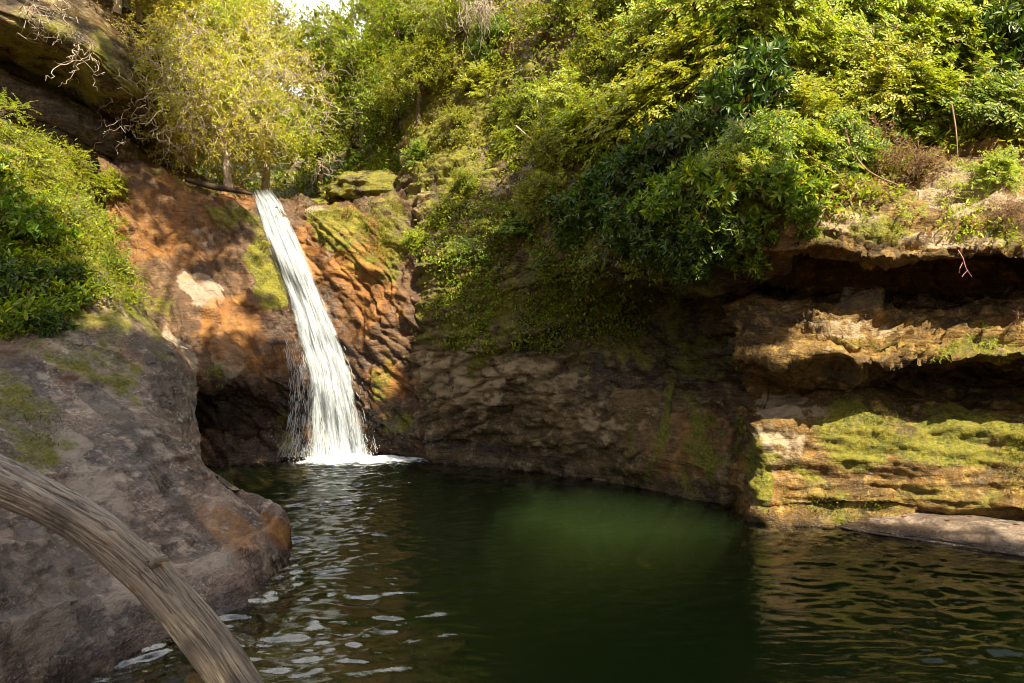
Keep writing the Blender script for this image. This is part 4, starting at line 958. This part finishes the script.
# left bank vegetation
LEFTV = [
 (12, 300, .62, "dark", "glossy dark green shrub at the left edge above the smooth rock"),
 (25, 240, .65, "broad", "long-leaved green shrub at the left edge, above the glossy dark one"),
 (-20, 200, .7, "broad", "long-leaved shrub at the left edge, highest of the broad-leaved plants"),
 (60, 290, .50, "dark", "dark leafy shrub draping onto the rock below the ferns"),
 (70, 225, .55, "darkfern", "green fern clump in the middle of the left slope"),
 (30, 165, .60, "fern", "bright fern clump high on the left slope under the overhang"),
 (80, 170, .52, "fern", "yellow-green fern clump beside the dark overhang"),
 (100, 225, .48, "fern", "yellow-green fern on the right side of the left slope"),
 (110, 270, .42, "darkfern", "fern drooping over the mossy rock at the right of the left slope"),
 (128, 300, .32, "fern", "small yellow-green fern at the lowest tip of the left slope"),
 (-10, 120, .6, "fern", "fern at the far left below the overhang"),
 (110, 190, .40, "yellow", "small yellow-green shrub where the left slope meets the cliff"),
 (216, 377, .25, "darkfern", "small bright green fern growing alone on the ledge left of the waterfall"),
 (-55, 165, .55, "fern", "fern clump on the left slope just beyond the frame edge"),
 (-85, 235, .55, "broad", "broad-leaved shrub on the left slope beyond the frame edge"),
 (-120, 150, .6, "olive", "olive shrub high on the left slope beyond the frame edge"),
 (50, 330, .34, "dark", "small dark plant hanging lowest onto the smooth rock"),
]
for k, (x, y, s, key, lab) in enumerate(LEFTV):
    h, n = ground_at(x, y)
    grow("fern" if "fern" in key else "shrub", key, h, n, s, lab, "fern" if "fern" in key else "shrub", 60 + k, "plants on the left bank", .5)

# trees: base point (px, py, distance), size, kind, label
TREES = [
 (192, 140, 10.9, .80, "tree_pale", "sunlit pale yellow tree hung with dead vines above the rusty cliff"),
 (228, 178, 11.0, .66, "tree_pale", "pale yellow tree leaning over the lip of the waterfall"),
 (265, 182, 12.0, .62, "tree_yellow", "small yellow-green tree at the lip, nearest the top of the fall"),
 (168, 84, 10.9, .60, "tree_pale", "pale yellow tree with drooping twigs at the edge of the dark overhang"),
 (140, 28, 10.9, .62, "tree_pale", "pale yellow tree spilling over the top edge of the dark overhang"),
 (118, -2, 10.4, .50, "tree_pale", "small pale tree on the crest of the dark overhang at the top edge"),
 (88, -25, 10.2, .62, "tree_yellow", "yellow tree growing on top of the dark overhang"),
 (190, 100, 12.0, .80, "tree_yellow", "tall yellow-green tree behind the vine-hung tree"),
 (250, 128, 13.0, .95, "tree_pale", "pale tree in the second row above the fall"),
 (258, 115, 15.0, .92, "tree_yellow", "yellow-green tree at the left side of the gap of sky"),
 (130, 40, 12.5, .95, "tree_pale", "pale tree high above the overhang, second row"),
 (215, 40, 14.0, .85, "tree_pale", "pale tree at the top edge left of the gap of sky"),
 (320, 178, 13.6, .62, "tree_olive", "dark olive tree low in the ravine behind the lip"),
 (355, 130, 13.8, .84, "tree_olive", "olive tree in the ravine right of the gap of sky"),
 (400, 150, 13.0, .60, "tree_green", "green tree behind the mossy boulder"),
 (425, 85, 13.2, .80, "tree_olive", "olive tree against the mossy cliff at the head of the ravine"),
 (385, 75, 16.5, .85, "tree_olive", "tall olive tree closing the ravine right of the sky gap"),
 (440, 30, 14.5, .90, "tree_olive", "olive tree at the top edge above the mossy cliff"),
 (250, 85, 19, .92, "tree_yellow", "distant yellow-green tree below the gap of sky"),
 (328, 100, 20, .74, "tree_green", "distant green tree in the middle of the ravine"),
 (418, 120, 11.6, .50, "tree_olive", "small olive tree rooted beside the mossy boulder"),
 (452, 60, 11.6, .50, "tree_yellow", "small yellow-green tree clinging to the mossy cliff"),
 (500, 40, 13.5, .8, "tree_olive", "olive tree on the mossy cliff left of the bank shrubs"),
 (30, -40, 12.0, 1.1, "tree_yellow", "yellow tree in the upper left corner"),
 (560, -20, 13.0, 1.1, "tree_green", "green tree at the top of the right bank"),
]
for k, (x, y, Yd, s, key, lab) in enumerate(TREES):
    grow("broadleaf_tree", key, Vector(at(x, y, Yd)), Vector((0, 0, 1)), s, lab, "tree", 80 + k, "trees around the head of the fall", 0, .1)

# ------------------------------------------------------------------ ground cover
def in_poly(x, y, poly):
    c = False; n = len(poly)
    for i in range(n):
        (x1, y1), (x2, y2) = poly[i], poly[(i + 1) % n]
        if (y1 > y) != (y2 > y) and x < (x2 - x1) * (y - y1) / (y2 - y1) + x1: c = not c
    return c
def cover(name, poly, n, LL, LW, mat, label, seed, only, per=7, gap=0.0, hgt=.05):
    r = np.random.default_rng(seed); xs = [q[0] for q in poly]; ys = [q[1] for q in poly]
    P, Nn = [], []
    tries = 0
    while len(P) < n and tries < n * 8:
        tries += 1
        x, y = r.uniform(min(xs), max(xs)), r.uniform(min(ys), max(ys))
        if not in_poly(x, y, poly): continue
        h = cast(x, y, only)
        if h is None: continue
        P.append(h[0]); Nn.append(h[1])
    P, Nn = np.array(P), np.array(Nn)
    keep = fbm(P, 1.6, 3, seed) > gap; P, Nn = P[keep], Nn[keep]
    m = len(P)
    q0 = np.repeat(P, per, 0) + r.normal(0, .045, (m * per, 3)); n2 = np.repeat(Nn, per, 0)
    q0 += n2 * (r.random(m * per) * hgt)[:, None]
    d = unit(n2 * .7 + rvec(m * per, r) * .8 + np.array([0, 0, -.1])); nn = unit(n2 * .5 + np.array([0, 0, .7]) + rvec(m * per, r) * .4)
    L = LL * r.uniform(.5, 1.2, m * per)
    v, f = leaf_quads(q0, d, nn, L, L * LW / LL)
    o = link(name, mesh(name, v, f), mat); tag(o, label, "undergrowth", kind="stuff")
    return o
RB = ("pool_cliff", "right_cliff")
cover("creeper_leaves", [(392, 290), (430, 215), (500, 200), (600, 225), (690, 245), (680, 320), (600, 360), (520, 352), (440, 345), (395, 345)], 2600, .05, .026, L_OLV, "small-leaved green creeper covering the shaded cliff right of the waterfall", 301, RB, 7, -.22)
cover("hillside_undergrowth", [(500, 0), (1024, 0), (1024, 175), (880, 200), (760, 225), (640, 235), (520, 190), (470, 60)], 3200, .075, .03, L_OLV, "olive undergrowth between the shrubs of the right bank", 302, RB, 6, -.5, .14)
cover("cliff_undergrowth", [(420, 0), (540, 0), (520, 190), (430, 230), (400, 170)], 800, .06, .028, L_OLV, "patches of low growth on the mossy cliff behind the lip", 303, RB, 6, -.1, .1)
cover("slope_undergrowth", [(-160, 60), (0, 75), (60, 85), (112, 160), (145, 300), (120, 312), (70, 305), (0, 335), (-160, 300)], 4600, .05, .018, L_OLV, "low yellow-green ferny growth carpeting the left slope", 304, ("left_bank",), 6, -.12, .16)
cover("slope_leaves", [(0, 150), (50, 190), (90, 300), (60, 320), (0, 345)], 800, .085, .03, L_GRN, "green leaves growing low on the left slope at the frame edge", 305, ("left_bank",), 7, -.3, .14)
cover("ravine_undergrowth", [(150, 60), (430, 60), (420, 205), (150, 190)], 1600, .12, .05, L_GRN, "dark green undergrowth on the ravine slope behind the fall", 306, ("ravine_slope",), 6, -.6, .2)
cover("ledge_moss_sprigs", [(780, 215), (1024, 205), (1024, 240), (790, 240)], 240, .045, .018, L_YEL, "tiny yellow-green sprigs along the edge of the top slab", 307, ("right_cliff",), 6, .0, .04)

cover("moss_tufts", [(760, 395), (1024, 400), (1024, 520), (775, 520)], 2600, .016, .008, L_MOS, "fuzzy yellow-green moss tufts on the sunlit block", 308, ("right_cliff",), 9, -.05, .012)
cover("moss_tufts", [(300, 205), (400, 200), (395, 280), (330, 250)], 900, .026, .012, L_MOS, "fuzzy moss tufts on the rocks right of the fall's lip", 309, ("waterfall_cliff",), 8, .0, .012)
cover("moss_tufts", [(0, 340), (150, 310), (180, 400), (60, 440), (0, 470)], 900, .018, .008, L_MOS, "thin moss tufts on the upper part of the smooth left rock", 310, ("left_bank",), 8, .15, .012)

# ------------------------------------------------------------------ dead vines, roots and twigs
def wander(r, a, b, sag, n=14, amp=.1):
    t = np.linspace(0, 1, n)[:, None]; q = a + (b - a) * t; q[:, 2] -= sag * np.sin(math.pi * t[:, 0])
    w_ = np.cumsum(r.normal(0, 1, (n, 3)), 0); w_ -= w_[0] + (w_[-1] - w_[0]) * t
    return q + w_ * amp * .25
def vines(name, boxes, seed, rad, mat, label, cat, sag=.35, amp=.13):
    r = np.random.default_rng(seed); paths = []
    for (x0, y0, x1, y1, Y0, Y1, n, ln, dx) in boxes:
        for _ in range(n):
            x, y, Yd = r.uniform(x0, x1), r.uniform(y0, y1), r.uniform(Y0, Y1)
            a = at(x, y, Yd); l = ln * r.uniform(.5, 1.4)
            paths.append(wander(r, a, a + np.array([dx * r.normal(0, 1) * l, r.normal(0, .3) * l, -l * r.uniform(.2, 1)]), sag * l * r.random(), 14, amp))
    P = np.array(paths); V, f = tubes(P, np.linspace(1, .45, 14)[None] * rad * r.uniform(.6, 1.5, len(P))[:, None], 4)
    c = V.mean(0); o = link(name, mesh(name, V - c, f), mat); o.location = c; tag(o, label, cat); return o
vines("dead_vine", [(170, 0, 330, 120, 9.6, 10.6, 150, .5, .8)], 401, .0045, S_PAL, "tangle of pale dead vines hanging over the trees above the waterfall", "vine")
vines("dead_vine", [(110, 20, 200, 140, 9.3, 9.9, 70, .45, .6)], 402, .0045, S_PAL, "pale dead vines trailing over the edge of the dark overhang", "vine")
vines("dead_vine", [(462, -10, 492, 10, 10.3, 10.8, 80, .6, .16)], 403, .005, S_PAL, "bunch of pinkish dead vines hanging down the mossy cliff at the top edge", "vine", .1, .1)
vines("dead_vine", [(280, 150, 335, 170, 10.6, 11.2, 20, .3, .5)], 404, .0045, S_PAL, "loose pale vines dangling just above the lip of the fall", "vine")
vines("hanging_root", [(70, 44, 96, 56, 8.45, 8.6, 9, .75, .15)], 405, .007, S_PAL, "pale roots hanging from the edge of the dark overhang", "root", .05, .12)
vines("hanging_root", [(25, 0, 65, 16, 8.4, 8.6, 14, .3, .9)], 406, .006, S_PAL, "curly tangle of roots at the top edge of the dark overhang", "root", .5, .3)
def twig(name, pts, rad, mat, label, cat="branch"):
    P = np.array([pts], float); P = catmull(P, 1, .03); V, f = tubes(P, np.linspace(1, .5, P.shape[1])[None] * rad, 6)
    c = V.mean(0); o = link(name, mesh(name, V - c, f), mat); o.location = c; tag(o, label, cat); return o
t = twig("dead_twig", [at(958, 250, 5.15), at(963, 258, 5.1), at(966, 268, 5.08), at(972, 277, 5.08)], .0028, S_PNK, "thin pink twig dangling below the top slab", "twig")
V, f = tubes(np.array([[at(963, 262, 5.1), at(960, 268, 5.06), at(959, 273, 5.05)], [at(968, 270, 5.08), at(964, 274, 5.05), at(962, 277, 5.04)]]), np.full((2, 3), .0018), 4)
c = np.array(t.location); o = link("side_twig", mesh("side_twig", V - c, f), S_PNK, t)
twig("dead_branch", [at(516, 126, 8.9), at(530, 138, 8.75), at(545, 150, 8.7)], .014, S_PAL, "bare grey stick leaning in the olive shrub on the mossy cliff")
twig("dead_branch", [at(537, 88, 9.0), at(538, 108, 8.9), at(545, 128, 8.8)], .010, S_PAL, "thin upright bare stick above the leaning grey stick")
twig("dead_branch", [at(845, 128, 6.1), at(852, 150, 6.0), at(870, 172, 5.95), at(905, 188, 5.9)], .010, S_RED, "reddish bare branch curving through the brown brush")
twig("dead_branch", [at(800, 150, 6.0), at(822, 165, 5.9), at(840, 178, 5.85), at(850, 196, 5.8)], .008, S_RED, "bare reddish branch leaning down to the slab left of the brown brush")
twig("dead_branch", [at(952, 105, 5.9), at(956, 130, 5.8), at(958, 160, 5.75)], .007, S_RED, "thin bare stem standing upright over the pale rock")

# fallen leaves on the flat slab
sm_ = sl_.data; smt = BVHTree.FromPolygons([tuple(v.co + sl_.location) for v in sm_.vertices], [tuple(q.vertices) for q in sm_.polygons])
for k, (x, y) in enumerate([(3.3, 5.8), (3.6, 5.6), (3.85, 5.75), (4.0, 5.45), (3.5, 5.85)]):
    h = smt.ray_cast(Vector((x, y, 3)), Vector((0, 0, -1)))
    if h[0] is None: continue
    v, f = leaf_quads(np.zeros((1, 3)), unit(np.array([[math.cos(k * 2.1), math.sin(k * 2.1), .1]])), np.array([[0, .1, 1.]]), np.array([.06]), np.array([.035]))
    o = link("fallen_leaf", mesh("fallen_leaf", v, f), L_BRN); o.location = h[0] + Vector((0, 0, .004)); tag(o, "brown fallen leaf lying on the flat grey slab", "leaf", "fallen leaves on the flat slab")

# ------------------------------------------------------------------ unseen trees added behind the tripod: crowns shaped to shade chosen areas
S_ZONES = [([(0, 330), (150, 335), (205, 385), (210, 470), (300, 545), (230, 620), (60, 683), (0, 683)], 1.0),
           ([(400, 350), (470, 320), (560, 225), (690, 225), (760, 250), (770, 300), (748, 385), (750, 505), (600, 488), (400, 462)], 1.0),
           ([(200, 470), (400, 460), (600, 490), (750, 520), (1024, 560), (1024, 683), (520, 683), (470, 560), (300, 545)], 1.0), ([(300, 545), (470, 560), (520, 683), (60, 683)], .62),
           ([(0, 70), (60, 90), (120, 150), (165, 140), (150, 95), (60, 30), (0, 20)], 1.0), ([(0, 200), (50, 230), (60, 330), (0, 345)], .9),
           ([(200, 385), (300, 380), (300, 460), (205, 465)], .9), ([(120, 165), (240, 200), (285, 370), (215, 370), (155, 290)], .42), ([(585, 425), (740, 425), (740, 496), (690, 490), (585, 472)], 1.0, .10), ([(440, 200), (540, 190), (560, 230), (450, 310)], .35)]
L_ZONES = [[(600, 30), (1024, 0), (1024, 500), (880, 515), (772, 522), (758, 392), (800, 330), (770, 235), (650, 170), (540, 150)],
           [(250, 200), (390, 215), (392, 300), (395, 390), (370, 440), (310, 440), (300, 380), (262, 280)], [(170, 270), (225, 275), (240, 320), (190, 320)],
           [(0, 80), (60, 90), (112, 160), (140, 290), (80, 230), (40, 200)]]
WP = np.array([1.12, 6.42])                     # patch of sun left on the water
def hit_any(x, y):
    h = cast(x, y); wy = 1093.0 / (y - 341.5) if y > 345 else 99
    if h is None and wy > 12: return None
    if h is None or h[0].y > wy: return at(x, y, wy)
    return np.array(h[0])
lit = []
for poly in L_ZONES:
    xs = [q[0] for q in poly]; ys = [q[1] for q in poly]
    for x in range(min(xs), max(xs), 16):
        for y in range(min(ys), max(ys), 16):
            if in_poly(x, y, poly):
                h = hit_any(x, y)
                if h is not None: lit.append(h)
for a in np.linspace(0, 2 * math.pi, 16):
    for k in (0, .5, 1): lit.append(np.array([WP[0] + k * (.95 * math.cos(a) + .3 * math.sin(a)), WP[1] + k * (.5 * math.sin(a) - .34 * math.cos(a)), 0]))
lit = np.array(lit); SD = np.array(TO_SUN)
r = np.random.default_rng(500); cl = []
for poly, prob, *mm in S_ZONES:
    mind = mm[0] if mm else .30
    xs = [q[0] for q in poly]; ys = [q[1] for q in poly]
    for x in range(min(xs), max(xs), 17):
        for y in range(min(ys), max(ys), 17):
            if not in_poly(x, y, poly) or r.random() > prob: continue
            h = hit_any(x, y)
            if h is None: continue
            c = h + SD * r.uniform(10.5, 14.5)
            rel = lit - c; along = rel @ SD; perp = np.linalg.norm(rel - along[:, None] * SD, axis=1)
            d = perp[along < 0].min() if (along < 0).any() else 9
            if d < mind: continue
            if any(np.linalg.norm((c - e[0]) - ((c - e[0]) @ SD) * SD) < .17 for e in cl): continue
            cl.append((c, min(.55, d) if mind > .2 else .14))
print("shade clusters", len(cl))
roots = [Vector((3.6, -5.5, .1)), Vector((.4, -7.0, .1)), Vector((6.2, -3.0, .2))]
tops = [Vector((3.4, -3.6, 8.2)), Vector((.6, -4.6, 8.0)), Vector((6.6, -1.6, 8.8))]
buck = [[], [], []]
for c, rr in cl:
    k = min(range(3), key=lambda i: (Vector(c) - tops[i]).length); buck[k].append((c, rr))
LBL = ["tall tree on the shore behind the tripod, middle of three", "tall tree on the shore behind the tripod, leftmost of three", "tall tree on the right shore beside the tripod"]
for k in range(3):
    if not buck[k]: continue
    t = empty("broadleaf_tree", roots[k]); tag(t, LBL[k], "tree")  # added out of view to block the sun
    C = np.array([c for c, _ in buck[k]]); R_ = np.array([q for _, q in buck[k]])
    nl = 60; i = np.repeat(np.arange(len(C)), nl)
    off = rvec(len(i), r) * (r.random(len(i)) ** .45 * np.maximum(R_[i] - .08, np.where(R_[i] < .15, .10, .18)))[:, None]
    L = r.uniform(.14, .24, len(i))
    v, f = leaf_quads(C[i] + off, rvec(len(i), r), unit(SD + .8 * rvec(len(i), r)), L, L * .62)
    part("crown", mesh("crown", v, f), L_GRN, t, False)
    b0 = np.array(roots[k]); tp = np.array(tops[k])
    pt = bez(b0[None], (b0 * .5 + tp * .5 + [.3, .2, 0])[None], tp[None], 16)
    V1, F1 = tubes(pt, np.linspace(.28, .10, 16)[None], 12)
    st = r.uniform(.5, 1, len(C)); s0 = bez_pt(np.repeat(b0[None], len(C), 0), np.repeat((b0 * .5 + tp * .5 + [.3, .2, 0])[None], len(C), 0), np.repeat(tp[None], len(C), 0), st)
    LB = bez(s0, (s0 + C) / 2 + [0, 0, -.2], C, 12); ok = np.ones(len(C), bool)
    for q in range(len(C)):
        for pt_ in LB[q]:
            rel = lit - pt_; al = rel @ SD; pp = np.linalg.norm(rel - al[:, None] * SD, axis=1)
            if ((al < 0) & (pp < .22)).any(): ok[q] = False; break
    LB = LB[ok]
    V2, F2 = tubes(LB, np.linspace(.035, .012, 12)[None] * np.ones((len(LB), 1)), 4)
    part("trunk", mesh("trunk", np.concatenate([V1, V2]), np.concatenate([F1, F2 + len(V1)])), S_BRN, t)
